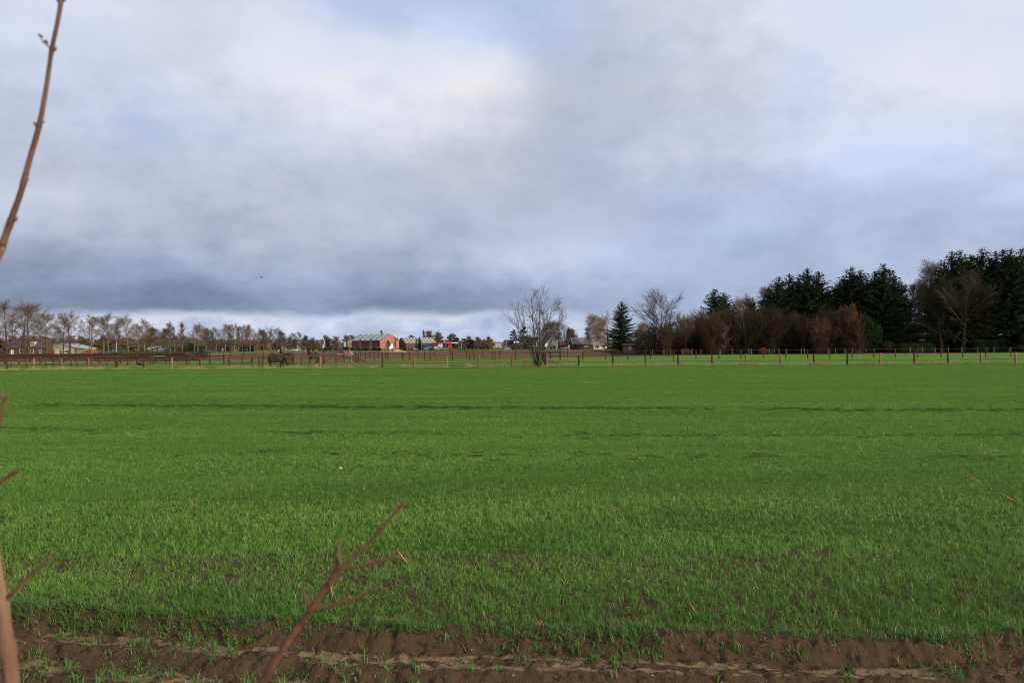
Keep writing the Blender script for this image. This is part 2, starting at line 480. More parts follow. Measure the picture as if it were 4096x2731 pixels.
def fbm(x, y, o=4):
    s, a, t = 0, 1.0, 0
    for k in range(o):
        s = s + a * vnoise(x * 2 ** k + 17.3 * k, y * 2 ** k + 9.1 * k); t += a; a *= .5
    return s / t


# ------------------------------------------------------------------ ground sheets
YB = [95, 130, 170, 240, 450, 900]


def sheet(name, ys, xl, xr, dz, mat, nx=2):
    ys = sorted(set(list(ys) + [b for b in YB if ys[0] < b < ys[-1]]))
    vs, qs = [], []
    for y in ys:
        for i in range(nx):
            t = i / (nx - 1)
            vs.append((xl(y) * (1 - t) + xr(y) * t, y, float(tz(y)) + dz))
    for j in range(len(ys) - 1):
        for i in range(nx - 1):
            a = j * nx + i
            qs.append((a, a + 1, a + nx + 1, a + nx))
    o = link(name, np_mesh(name, vs, None, qs, mat))
    o['kind'] = 'structure'
    return o


def edge_y(x):        # where the crop ends and the wheel ruts begin
    x = np.clip(np.asarray(x, float), -7, 7)
    return 6.95 - .0998 * x + .0113 * x * x


sheet('ground', [-60, 900, 9000], lambda y: -9000, lambda y: 9000, -.45, M['verge'])
sheet('crop_field', [9.3, 26, 97.4], lambda y: -140, lambda y: 140, 0.0, M['field'])
PX_DIV = 2195
sheet('left_paddock', [97.3, 162], lambda y: -170, lambda y: X(PX_DIV, y), .02, M['pad_l'])
sheet('right_paddock', [97.3, 186], lambda y: X(PX_DIV, y) + .01, lambda y: 200, .03, M['pad_r'])
sheet('wood_floor', [183, 330], lambda y: X(2440, y) if y < 260 else X(2440, 260), lambda y: 320, .07, M['litter'])
sheet('ploughed_field', [161, 335], lambda y: np.interp(y, [161, 335], [X(748, 161), X(850, 335)]), lambda y: X(2700, y) if y < 200 else X(2560, y), .05, M['plough'])
sheet('far_meadow', [334.5, 900], lambda y: -700, lambda y: 500, .03, M['verge'])
sheet('left_meadow', [161, 520], lambda y: -420, lambda y: np.interp(y, [161, 335, 520], [X(748, 161), X(850, 335), X(850, 335)]) - .2, .06, M['verge'])
sheet('road', [439, 445], lambda y: -400, lambda y: 200, .10, M['asphalt'])
sheet('mud_path', [98.5, 128], lambda y: X(np.interp(y, [98.5, 112, 128], [2200, 2192, 2190]), y), lambda y: X(np.interp(y, [98.5, 112, 128], [2290, 2240, 2205]), y), .045, M['mud'])
sheet('riding_arena', [140, 160], lambda y: X(-60, y), lambda y: X(560, y), .05, M['sand'])

def track_strip(c, k):
    """bare earth showing in many small ragged patches along an old wheel track"""
    rng = np.random.RandomState(60 + k); V, F = [], []
    for _ in range([1500, 700, 430][k]):
        x = rng.uniform(-34, 34); y = float(np.polyval(c, np.clip(x, -26, 26)))
        if vnoise(x * .35 + 31 * k, 3.3 * k) < [.05, .2, .28][k] + .3 * rng.rand(): continue
        y += rng.normal(0, .12 + .012 * y)
        a = rng.uniform(.02, .10) * (y / 20) ** .5; ra = a * rng.uniform(1.2, 3.0)
        n = len(V); m = 7
        for j in range(m):
            t = 2 * PI * j / m; q = rng.uniform(.55, 1.2); V.append((x + ra * q * math.cos(t), y + a * q * math.sin(t), .014 + .00002 * (n % 90)))
        F.append(tuple(range(n, n + m)))
    me = bpy.data.meshes.new('wheel_track'); me.from_pydata(V, [], F); me.update(); me.materials.append(M['track'])
    o = link('wheel_track', me); o['kind'] = 'structure'


# wheel ruts: fine displaced soil
def rut_z(x, y):
    x = np.asarray(x, float); y = np.asarray(y, float)
    w = (fbm(x * .9 + 3, y * .4, 3) - .5) * .30 + (fbm(x * 4 + 3, y * 1.5 + 8, 3) - .5) * .10
    t = edge_y(x) - y + w - .02
    st = lambda a, b: np.clip((t - a) / (b - a), 0, 1) ** 2 * (3 - 2 * np.clip((t - a) / (b - a), 0, 1))
    lump = .35 * (fbm(x * 6, y * 6, 3) - .5) + .7 * (fbm(x * 17 + 3, y * 17, 3) - .5)
    clod = np.maximum(fbm(x * 13 + 40, y * 13, 3) - .56, 0)
    z = .035 * np.exp(-((t + .06) / .10) ** 2) - .115 * st(.02, .17) + .035 * np.exp(-((t - .52) / .09) ** 2) - .06 * st(.56, .70) + .03 * np.exp(-((t - .98) / .10) ** 2) - .05 * st(1.02, 1.2)
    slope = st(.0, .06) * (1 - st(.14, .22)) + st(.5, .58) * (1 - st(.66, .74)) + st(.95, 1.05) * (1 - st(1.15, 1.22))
    far = np.clip((-t - .1) / .6, 0, 1)
    tread = .004 * np.sin((x + .35 * y) * 26 + 3 * vnoise(x * 2, y * 2)) * np.clip(slope, 0, 1)
    z = z + lump * (.05 + .03 * slope) * (1 - .6 * far) + clod * .15 * (1 - far) + tread
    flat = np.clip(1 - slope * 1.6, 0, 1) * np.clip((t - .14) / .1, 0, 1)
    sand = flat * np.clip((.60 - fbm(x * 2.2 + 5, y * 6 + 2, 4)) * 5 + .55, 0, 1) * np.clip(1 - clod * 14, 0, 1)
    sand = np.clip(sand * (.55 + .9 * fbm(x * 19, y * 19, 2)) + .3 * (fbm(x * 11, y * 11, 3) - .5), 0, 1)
    return z, sand


gx = np.arange(-7.6, 7.6001, .024); gy = np.concatenate([np.arange(3.6, 5.6, .04), np.arange(5.6, 8.2, .0155), np.arange(8.2, 9.75, .05)])
GX, GY = np.meshgrid(gx, gy)
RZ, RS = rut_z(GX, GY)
fade = np.clip((9.3 - GY) / .6, 0, 1)
RZ = RZ * fade + .006
nx_, ny_ = len(gx), len(gy)
idx = np.arange(nx_ * ny_).reshape(ny_, nx_)
q = np.stack([idx[:-1, :-1], idx[:-1, 1:], idx[1:, 1:], idx[1:, :-1]], -1).reshape(-1, 4)
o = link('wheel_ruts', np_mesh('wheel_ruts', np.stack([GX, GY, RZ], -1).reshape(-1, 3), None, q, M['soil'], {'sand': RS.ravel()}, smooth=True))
o['kind'] = 'structure'
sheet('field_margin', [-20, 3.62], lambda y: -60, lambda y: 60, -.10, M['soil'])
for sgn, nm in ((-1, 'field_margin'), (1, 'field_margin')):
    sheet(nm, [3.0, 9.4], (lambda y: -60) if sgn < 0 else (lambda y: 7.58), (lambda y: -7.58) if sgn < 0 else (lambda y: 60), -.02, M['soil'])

# ------------------------------------------------------------------ crop grass
R = np.random.RandomState(11)


def track_lines():
    L = []
    for (yl, yc, yr) in [(1617, 1630, 1640), (1712, 1738, 1743), (1800, 1822, 1826), (1490, 1508, 1527), (2010, 2020, 2016), (2080, 2115, 2125), (1925, 1960, 1990)]:
        P = []
        for px, py in ((0, yl), (2048, yc), (4096, yr)):
            hor = 1388 + 14 * (1 - px / 2048.0)
            D = CAMZ * FPX / (py - hor); P.append((X(px, D), D))
        L.append(np.polyfit([p[0] for p in P], [p[1] for p in P], 2))
    return L


TL = track_lines()


def crop_density(x, y):
    d = .55 + .9 * np.clip((fbm(x * .5, y * 1.3, 4) - .28) * 2.0, 0, 1)
    d = d * (.55 + .45 * np.sin((y - .02 * x) * 2 * PI / .16 + 2 * vnoise(x * .3, y)))* 1.0 + .25 * d
    for k, c in enumerate(TL):
        dd = y - np.polyval(c, x)
        wid = .12 + .011 * y
        amt = [.95, .8, .75, .7, .5, .55, .5][k] * np.clip((vnoise(x * .35 + 31 * k, 3.3 * k) - .15) * 2.2, 0, 1)
        d = d * (1 - amt * np.exp(-(dd / wid) ** 2))
    return np.clip(d, 0, 1.2)


def blades(x, y, z, h, w, lean, seg2, rng, v, hz_az=None):
    n = len(x)
    a = rng.uniform(0, 2 * PI, n) if hz_az is None else hz_az
    la = rng.uniform(0, 2 * PI, n)
    ux, uy = np.cos(a) * w * .5, np.sin(a) * w * .5
    lx, ly = np.cos(la) * lean * h, np.sin(la) * lean * h
    vert = np.sqrt(np.clip(1 - lean ** 2 * .8, .1, 1)) * h
    b0 = np.stack([x - ux, y - uy, z], -1); b1 = np.stack([x + ux, y + uy, z], -1)
    if seg2:
        m0 = np.stack([x - ux * .8 + lx * .32, y - uy * .8 + ly * .32, z + vert * .62], -1)
        m1 = np.stack([x + ux * .8 + lx * .32, y + uy * .8 + ly * .32, z + vert * .62], -1)
        t = np.stack([x + lx, y + ly, z + vert * (1 - .25 * lean)], -1)
        V = np.stack([b0, b1, m0, m1, t], 1).reshape(-1, 3)
        k = (np.arange(n) * 5)[:, None]
        T = np.concatenate([k + np.array([[0, 1, 3]]), k + np.array([[0, 3, 2]]), k + np.array([[2, 3, 4]])])
        return V, T, np.repeat(v, 5)
    t = np.stack([x + lx, y + ly, z + vert], -1)
    V = np.stack([b0, b1, t], 1).reshape(-1, 3)
    k = (np.arange(n) * 3)[:, None]
    return V, k + np.array([[0, 1, 2]]), np.repeat(v, 3)


def sample_crop(n, d0, d1, p):
    u = R.rand(n)
    D = (d0 ** p + u * (d1 ** p - d0 ** p)) ** (1 / p)
    x = (R.rand(n) * 2 - 1) * (D * .64 * 1.18 + .4)
    return x, D


Vs, Ts, As, base = [], [], [], 0
for (n, d0, d1, p, seg2, cn) in [(380000, 6.3, 13, .5, True, 8), (480000, 13, 30, .6, False, 4), (420000, 30, 97.6, .5, False, 2)]:
    cx, cy = sample_crop(n // cn, d0, d1, p)
    ed = edge_y(cx) + .10 * (vnoise(cx * 2.2, 7.7) - .5) + .22 * (vnoise(cx * 5, 3.1) - .5)
    keep = (cy > ed + .0) & (R.rand(len(cx)) < crop_density(cx, cy) * (.5 + .5 * np.clip((cy - ed) / .4, 0, 1)))
    cx, cy, ed = cx[keep], cy[keep], ed[keep]
    cs = R.uniform(.6, 1.3, len(cx)); cv = R.normal(0, .16, len(cx))
    i = np.repeat(np.arange(len(cx)), cn); m = len(i)
    sd = .018 * (cy[i] / 7) ** .8
    ox, oy = R.normal(0, 1, m) * sd, R.normal(0, 1, m) * sd
    x, y = cx[i] + ox, cy[i] + oy
    z = np.where(y < 9.7, rut_z(x, y)[0] * np.clip((9.3 - y) / .6, 0, 1), .0) - .004
    g = fbm(x * .8, y * .8 + 5, 3)
    h = (.048 + .095 * g) * cs[i] * R.uniform(.5, 1.25, m) * (1 - .22 * np.clip((y - 9) / 8, 0, 1))
    w = .0054 * (y / 7) ** .68 * R.uniform(.7, 1.3, m)
    lean = np.clip(R.normal(.66, .27, m), .05, .99)
    patch = fbm(x * .35 + 20, y * .6, 3); patch2 = fbm(x * .07 + 3, y * .9 + 20, 3)
    v = np.clip(R.normal(.42, .20, m) + cv[i] + (patch - .5) * .7 + (patch2 - .5) * .7, 0, 1)
    V, T, A = blades(x, y, z, h, w, lean, seg2, R, v)
    Vs.append(V); Ts.append(T + base); As.append(A); base += len(V)
o = link('field_grass', np_mesh('field_grass', np.concatenate(Vs), np.concatenate(Ts), None, M['crop'], {'v': np.concatenate(As)}))
tag(o, 'short bright green young crop covering the wide field', 'grass', kind='stuff')

for k in range(3): track_strip(TL[k], k)

# weeds and stray tufts on the wheel ruts
def tufts(n, xs, ys, zs, hs, blade_n, width, rng, lean_mu=.55, vmu=.5):
    k = len(xs)
    i = np.repeat(np.arange(k), blade_n)
    x = np.asarray(xs)[i] + rng.normal(0, .012, len(i)); y = np.asarray(ys)[i] + rng.normal(0, .012, len(i))
    z = np.asarray(zs)[i] - .004; h = np.asarray(hs)[i] * rng.uniform(.4, 1.15, len(i))
    w = np.full(len(i), width) * rng.uniform(.7, 1.3, len(i))
    lean = np.clip(rng.normal(lean_mu, .25, len(i)), .05, .98)
    return blades(x, y, z, h, w, lean, True, rng, np.clip(rng.normal(vmu, .25, len(i)), 0, 1))


n = 3600
x = R.uniform(-7, 7, n); t = R.uniform(0, 1.7, n) ** 1.0
y = edge_y(x) - t
keep = ((fbm(x * 1.5, y * 3, 3) > .55) & (R.rand(n) < .6)) | (R.rand(n) < .08) | (t < .12) | ((t > .85) & (fbm(x * 2.5 + 9, y * 4, 3) > .47) & (R.rand(n) < .7)) | ((x < -2.2) & (R.rand(n) < .16))
x, y = x[keep], y[keep]
V, T, A = tufts(0, x, y, rut_z(x, y)[0], R.uniform(.04, .145, len(x)), 10, .0062, R)
V2, T2, A2 = tufts(0, x[::2] + .05, y[::2], rut_z(x[::2] + .05, y[::2])[0], R.uniform(.02, .04, len(x[::2])), 10, .012, R, .8)
xl = R.uniform(-7, 7, 1500); yl = edge_y(xl) + R.normal(.0, .07, 1500)
k = fbm(xl * 2.0 + 4, xl * 0 + 2, 3) > .42
xl, yl = xl[k], yl[k]
V3, T3, A3 = tufts(0, xl, yl, rut_z(xl, yl)[0] + .01, R.uniform(.06, .15, len(xl)), 8, .0058, R, .8, .4)
V2 = np.concatenate([V2, V3]); T2 = np.concatenate([T2, T3 + len(V2) - len(V3)]); A2 = np.concatenate([A2, A3])
o = link('rut_weeds', np_mesh('rut_weeds', np.concatenate([V, V2]), np.concatenate([T, T2 + len(V)]), None, M['weed'], {'v': np.concatenate([A, A2])}))
tag(o, 'stray tufts of grass and small weeds growing on the muddy wheel ruts', 'weeds', kind='stuff')

# pebbles and crumbs of soil
mb = MB()
for i in range(420):
    px_ = R.uniform(-6, 6); py_ = float(edge_y(px_)) - R.uniform(-.02, 1.6); s = R.uniform(.003, .009) * (2.0 if R.rand() < .06 else 1)
    zz = float(rut_z([px_], [py_])[0][0]) + .006 + s * .3
    a = R.uniform(0, PI)
    vs = [(px_ + s * 1.3 * math.cos(a), py_ + s * math.sin(a), zz), (px_ - s * math.sin(a), py_ + s * math.cos(a), zz), (px_ - s * 1.2 * math.cos(a), py_ - s * math.sin(a), zz),
          (px_ + s * math.sin(a), py_ - s * math.cos(a), zz), (px_, py_, zz + s * .8), (px_, py_, zz - s)]
    mb.add(vs, [(0, 1, 4), (1, 2, 4), (2, 3, 4), (3, 0, 4), (1, 0, 5), (2, 1, 5), (3, 2, 5), (0, 3, 5)])
tag(mb.build('pebbles', M['stone']), 'small pale pebbles scattered over the muddy ruts', 'pebbles', kind='stuff')

# bits of straw and root on the ruts
mb = MB()
for i in range(150):
    px_ = R.uniform(-5.5, 5.5); py_ = float(edge_y(px_)) - R.uniform(-.05, 1.5); a = R.uniform(0, PI); L = R.uniform(.02, .075); bend = R.normal(0, .015)
    P_ = []
    for k in (-1, 0, 1):
        qx, qy = px_ + math.cos(a) * L * k + (bend if k == 0 else 0), py_ + math.sin(a) * L * k
        P_.append((qx, qy, float(rut_z([qx], [qy])[0][0]) + .010 + (.006 if k == 0 else 0)))
    mb.tube(P_, [.0018, .0026, .0014], 4)
tag(mb.build('straw_bits', M['stalk']), 'short bits of straw and root lying on the muddy ruts', 'straw', kind='stuff')

# dry tussocks along the fence
n = 46000
pxs = R.uniform(-300, 4400, n); D = 99.2 + R.normal(0, .9, n) - np.clip((pxs - 2048) / 2048, -1, 1) * .9
x = X(pxs, D)
cl = fbm(x * 1.1 + 3, D * .6, 3) * .75 + .25 * fbm(x * .3, D * 0 + 4, 2)
keep = cl > (.45 + .14 * R.rand(n))
x, D, cl, pxs = x[keep], D[keep], cl[keep], pxs[keep]
h = np.clip((cl - .42) * 2.2, .08, .6) * R.uniform(.3, 1.25, len(x))
V, T, A = blades(x, D, tz(D), h, np.full(len(x), .022), np.clip(R.normal(.5, .25, len(x)), .05, .95), True, R,
                 np.clip(R.normal(.42, .18, len(x)) + np.where(D < 98.6, .25, 0), 0, 1))
o = link('tussock_grass', np_mesh('tussock_grass', V, T, None, M['dry'], {'v': A}))
tag(o, 'straw coloured tussock grass along the foot of the fence', 'tussock grass', kind='stuff')

# tufty paddock grass
n = 60000
pxs = R.uniform(-300, 4400, n); D = 98 + (R.rand(n) ** 1.3) * 66
x = X(pxs, D)
k = fbm(x * .4, D * .25 + 9, 4) > .5
x, D, pxs = x[k], D[k], pxs[k]
V, T, A = blades(x, D, tz(D) + .02, R.uniform(.05, .16, len(x)), np.full(len(x), .035), np.clip(R.normal(.5, .25, len(x)), .05, .95), False, R, np.clip(R.normal(.45, .25, len(x)), 0, 1))
o = link('paddock_grass', np_mesh('paddock_grass', V, T, None, M['crop'], {'v': A}))
tag(o, 'tufts of grazed grass in the fenced paddocks', 'grass', kind='stuff')

# ------------------------------------------------------------------ tree builders
def perp(d, rng):
    while True:
        a = Vector((rng.gauss(0, 1), rng.gauss(0, 1), rng.gauss(0, 1)))
        p = a - d * a.dot(d)
        if p.length > .2: return p.normalized()


def grow(S, rng, p, d, L, r, lev, P):
    n = P['n'][lev]; st = L / n; re = max(r * P['taper'][lev], P['rmin'])
    w = P['wob'][lev]; tr = P['trop'][lev]
    for i in range(n):
        d = (d + Vector((rng.gauss(0, w), rng.gauss(0, w), rng.gauss(0, w) + tr))).normalized()
        q = p + d * st
        r0 = max(r + (re - r) * i / n, P['rmin']); r1 = max(r + (re - r) * (i + 1) / n, P['rmin'])
        S.append((p.x, p.y, p.z, q.x, q.y, q.z, r0, r1, lev))
        t = (i + 1) / n
        if lev < P['max'] and t >= P['start'][lev]:
            k = P['kids'][lev]
            for c in range(int(k + rng.random())):
                ang = rad(P['ang'][lev] * (1 - P.get('angt', .3) * t) + rng.gauss(0, 9))
                cdv = d * math.cos(ang) + perp(d, rng) * math.sin(ang)
                sh = P['shape'](t) if lev == 0 else (1 - .45 * t)
                cl = P['len'][lev] * sh * rng.uniform(.7, 1.2)
                grow(S, rng, p.lerp(q, rng.random()), cdv, cl, max(r1 * P['rr'][lev], P['rmin']), lev + 1, P)
        p = q


def seg_mesh(name, S, sides, mat):
    S = np.array(S)
    p, q, r0, r1 = S[:, 0:3], S[:, 3:6], S[:, 6], S[:, 7]
    t = q - p; t /= np.maximum(np.linalg.norm(t, axis=1, keepdims=True), 1e-6)
    ref = np.where(np.abs(t[:, 2:3]) > .9, np.array([[1., 0, 0]]), np.array([[0, 0, 1.]]))
    u = np.cross(t, ref); u /= np.linalg.norm(u, axis=1, keepdims=True); w = np.cross(t, u)
    V = []
    for (c, r) in ((p, r0), (q, r1)):
        for k in range(sides):
            a = 2 * PI * k / sides
            V.append(c + (u * math.cos(a) + w * math.sin(a)) * r[:, None])
    V = np.stack(V, 1)
    n = len(S); b = (np.arange(n) * 2 * sides)[:, None]
    Q = np.concatenate([b + np.array([[k, (k + 1) % sides, sides + (k + 1) % sides, sides + k]]) for k in range(sides)])
    return np_mesh(name, V.reshape(-1, 3), None, Q, mat, smooth=True)


ROWP = dict(n=[9, 5, 4, 2], taper=[.12, .3, .4, .6], wob=[.035, .09, .13, .15], trop=[.0, .055, .04, .02], start=[.26, .25, .2, 1], kids=[5.0, 2.3, 1.9, 0],
            ang=[72, 48, 45, 40], len=[6.0, 2.3, 1.2, .55], rr=[.36, .55, .6, .7], rmin=.012, max=3, angt=.55, shape=lambda t: math.sin(PI * min(1, .22 + .70 * t)) ** .8)
OAKP = dict(ROWP, n=[6, 6, 5, 3], wob=[.05, .11, .16, .2], start=[.22, .2, .2, 1], kids=[2.9, 1.9, 2.0, 0], ang=[58, 45, 45, 40], len=[9.0, 3.9, 1.7, .7], rr=[.55, .55, .55, .7],
            rmin=.016, trop=[0, .05, .04, .03], shape=lambda t: 1.05 - .35 * t)
ROUNDP = dict(ROWP, kids=[6.0, 2.9, 2.4, 0], ang=[62, 42, 42, 35], len=[3.7, 1.9, 1.1, .5], start=[.26, .2, .2, 1], shape=lambda t: math.sin(PI * min(1, .25 + .62 * t)))
SLIMP = dict(ROWP, kids=[4.5, 2.0, 1.8, 0], ang=[46, 40, 40, 35], len=[3.2, 1.5, .9, .5], start=[.22, .25, .2, 1], trop=[0, .12, .08, .03], shape=lambda t: 1.0 - .55 * t)
BIRCHP = dict(ROWP, kids=[4.5, 2.6, 2.4, 0], ang=[42, 45, 50, 60], len=[4.2, 1.9, 1.6, 1.0], start=[.25, .25, .2, 1], trop=[0, .04, -.16, -.25], n=[10, 5, 5, 3], shape=lambda t: 1.0 - .5 * t)
POPP = dict(ROWP, kids=[7, 2.6, 1.8, 0], ang=[20, 22, 25, 25], len=[4.2, 2.0, 1.0, .5], start=[.12, .2, .2, 1], trop=[0, .1, .1, .05], shape=lambda t: .9 - .5 * t)
ODDP = dict(ROWP, kids=[4.0, 2.2, 3.0, 0], ang=[85, 45, 50, 40], len=[3.4, 1.2, .8, .4], start=[.18, .3, .2, 1], trop=[0, -.04, .02, .05], rmin=.022, shape=lambda t: 1.15 - .85 * t)
TREES = {}
FARP = dict(ROUNDP, kids=[4.2, 2.3, 1.7, 0], len=[4.6, 2.2, 1.2, .6], rmin=.032, start=[.2, .2, .2, 1], ang=[58, 42, 42, 35], shape=lambda t: 1.05 - .55 * t)


def tree_kind(key, H, r, P, seed, lean=.02):
    rng = random.Random(seed); S = []
    grow(S, rng, Vector((0, 0, -.15)), Vector((rng.gauss(0, lean), rng.gauss(0, lean), 1)).normalized(), H * .93, r, 0, P)
    z = max(max(s[2], s[5]) for s in S)
    TREES[key] = (seg_mesh('trunk', [s for s in S if s[8] == 0], 7, M['bark_lit']), seg_mesh('crown', [s for s in S if s[8] > 0], 3, M['tw_brown']), z)


for i in range(4): tree_kind('row%d' % i, 14, .24, ROWP, 100 + i)
for i in range(2): tree_kind('round%d' % i, 11, .22, ROUNDP, 200 + i)
for i in range(2): tree_kind('slim%d' % i, 12, .17, SLIMP, 300 + i)
for i in range(2): tree_kind('oak%d' % i, 12.5, .40, OAKP, 420 + i)
tree_kind('oak2', 12.5, .42, dict(OAKP, kids=[3.3, 2.2, 2.7, 0], rmin=.013, len=[9.0, 3.9, 1.9, .8]), 431)
for i in range(2): tree_kind('birch%d' % i, 15, .19, BIRCHP, 500 + i)
for i in range(3): tree_kind('far%d' % i, 11.5, .24, FARP, 800 + i)
tree_kind('poplar0', 17, .28, POPP, 600)
for i in range(2): tree_kind('tier%d' % i, 13, .26, ODDP, 700 + i)
_tc = [0]


def tree(name, kind, px, top, D, bark, tw, label, group=None, wid=1.0, rz=None):
    tm, cm, H0 = TREES[kind]
    _tc[0] += 1
    s = height(px, top, D) / H0
    t = empty(name, at(px, D), (_tc[0] * 2.399) % 6.28 if rz is None else rz, label, 'tree', group)
    t.scale = (s * wid, s * wid, s)
    link('trunk', tm, t, mat=M[bark]); link('crown', cm, t, mat=M[tw])
    return t


def ordn(i):
    return ['first', 'second', 'third', 'fourth', 'fifth', 'sixth', 'seventh', 'eighth', 'ninth', 'tenth', 'eleventh', 'twelfth', 'thirteenth', 'fourteenth', 'fifteenth',
            'sixteenth', 'seventeenth', 'eighteenth', 'nineteenth', 'twentieth', 'twenty-first', 'twenty-second', 'twenty-third', 'twenty-fourth', 'twenty-fifth', 'twenty-sixth',
            'twenty-seventh', 'twenty-eighth', 'twenty-ninth', 'thirtieth', 'thirty-first', 'thirty-second', 'thirty-third', 'thirty-fourth', 'thirty-fifth', 'thirty-sixth',
            'thirty-seventh', 'thirty-eighth', 'thirty-ninth', 'fortieth', 'forty-first', 'forty-second', 'forty-third', 'forty-fourth', 'forty-fifth', 'forty-sixth'][i]


def nth(i):
    n = i + 1
    return '%d%s' % (n, 'th' if 10 <= n % 100 <= 20 else {1: 'st', 2: 'nd', 3: 'rd'}.get(n % 10, 'th'))


def relabel(name_group, text):
    L = sorted([o for o in bpy.data.objects if o.get('group') == name_group], key=lambda o: o.location.x / o.location.y)
    for i, o in enumerate(L): o['label'] = text % nth(i)


def rowD(px):
    return float(np.interp(px, [0, 280, 513, 700, 1000, 1222], [236, 265, 325, 375, 425, 460]))


ROW = [(-35, 1215, 0), (29, 1195, 1), (89, 1193, 2), (113, 1207, 0), (189, 1240, 3), (252, 1265, 1), (280, 1238, 2), (366, 1252, 3), (414, 1262, 0), (433, 1246, 1), (465, 1290, 's0'),
       (513, 1255, 2), (555, 1290, 3), (577, 1268, 1), (603, 1302, 'r0'), (630, 1310, 0), (655, 1302, 'r1'), (681, 1280, 's0'), (700, 1300, 's1'), (729, 1281, 's0'), (777, 1296, 2), (790, 1286, 3),
       (824, 1308, 'r0'), (854, 1320, 's1'), (867, 1303, 1), (901, 1290, 0), (923, 1302, 's1'), (936, 1290, 2), (954, 1301, 's0'), (969, 1295, 3), (988, 1302, 's1'), (999, 1292, 0), (1029, 1330, 1),
       (1055, 1308, 'r1'), (1083, 1298, 'o0'), (1106, 1306, 2), (1129, 1322, 'r0'), (1156, 1346, 's1'), (1173, 1326, 3), (1193, 1322, 1), (1222, 1336, 'r1'), (1245, 1345, 2)]
for i, (px, top, k) in enumerate(ROW):
    key = 'row%d' % k if isinstance(k, int) else {'s': 'slim', 'r': 'round', 'o': 'oak'}[k[0]] + k[1]
    D = rowD(px) + (random.Random(i).uniform(-8, 8))
    tree('bare_tree', key, px, top, D, 'bark_lit' if px > 300 else 'bark_g', 'tw_brown' if i % 3 else 'tw_grey', 'bare roadside tree, %s from the left in the long row at the left' % ordn(i), 'row of bare trees at the left', 1.45 if i < 12 else 1.25)

# trees behind the barns and houses
BACK = [('far0', 1310, 1338, 520, 'tw_brown'), ('far1', 1345, 1342, 515, 'tw_brown'), ('far2', 1385, 1335, 520, 'tw_grey'), ('far0', 1412, 1338, 530, 'tw_brown'),
        ('poplar0', 1534, 1317, 640, 'tw_grey'), ('far0', 1652, 1337, 600, 'tw_brown'), ('poplar0', 1698, 1316, 610, 'tw_brown'), ('far1', 1722, 1320, 620, 'tw_grey'), ('far2', 1757, 1321, 600, 'tw_brown'),
        ('far0', 1800, 1331, 590, 'tw_grey'), ('tier1', 1824, 1338, 580, 'tw_red'), ('far1', 1872, 1342, 590, 'tw_grey'), ('far1', 1916, 1345, 560, 'tw_grey'), ('far2', 1958, 1341, 560, 'tw_grey'), ('far0', 1932, 1355, 640, 'tw_brown'), ('far0', 1968, 1355, 650, 'tw_grey'),
        ('tier0', 2052, 1316, 400, 'tw_dark'), ('tier1', 2086, 1303, 398, 'tw_dark'),
        ('birch0', 2172, 1290, 480, 'tw_pale'), ('birch1', 2206, 1278, 470, 'tw_brown'), ('slim0', 2232, 1280, 465, 'tw_brown'), ('oak1', 2262, 1270, 460, 'tw_grey'), ('round0', 2288, 1310, 455, 'tw_brown'),
        ('birch1', 2376, 1248, 420, 'tw_pale'), ('birch0', 2398, 1262, 410, 'tw_pale'), ('oak0', 2432, 1240, 400, 'tw_grey'), ('slim1', 2352, 1305, 420, 'tw_brown')]
for i, (k, px, top, D, tw) in enumerate(BACK):
    desc = {'round': 'rounded bare tree', 'row': 'bare tree', 'popl': 'tall narrow poplar', 'oak0': 'spreading bare tree', 'oak1': 'spreading bare tree', 'slim': 'slender bare tree', 'tier': 'dark tree with drooping tiers', 'birc': 'pale twigged birch', 'far': 'rounded bare tree'}['far' if k[:3] == 'far' else k[:4] if k[:4] in ('popl', 'slim', 'tier', 'birc', 'oak0', 'oak1') else ('round' if k[0:3] == 'rou' else 'row')]
    tree('bare_tree', k, px, top, D, 'birch' if 'birch' in k else 'bark_d', tw, '%s behind the far buildings, %s from the left there' % (desc, ordn(i)), 'trees behind the far buildings', 1.6 if 'far' in k else 1.4 if 'poplar' not in k else 1.2)

for i in range(16):
    px = 1640 + i * 21; D = 575 + (i * 37) % 40
    tree('bare_tree', ['far0', 'far1', 'far2'][i % 3], px, 1348 + (i * 53) % 17, D, 'bark_d', ['tw_olive', 'tw_brown', 'tw_grey'][i % 3], 'low bare skyline tree behind the brown barn, %s from the left' % ordn(i), 'low skyline trees behind the brown barn', 2.2)

# low far tree belt
for i in range(62):
    px = -60 + i * 22 + random.Random(i * 7).uniform(-12, 12)
    D = 560 + random.Random(i).uniform(-30, 40)
    tree('bare_tree', ['far0', 'far1', 'far2'][i % 3], px, 1345 + random.Random(i + 50).uniform(-8, 12) if px < 760 else 1358 + random.Random(i).uniform(-6, 10), D, 'bark_d', ['tw_olive', 'tw_brown', 'tw_dark'][i % 3],
         'small distant bare tree in the belt behind the left-hand row', 'distant belt of trees at the left', 1.5)

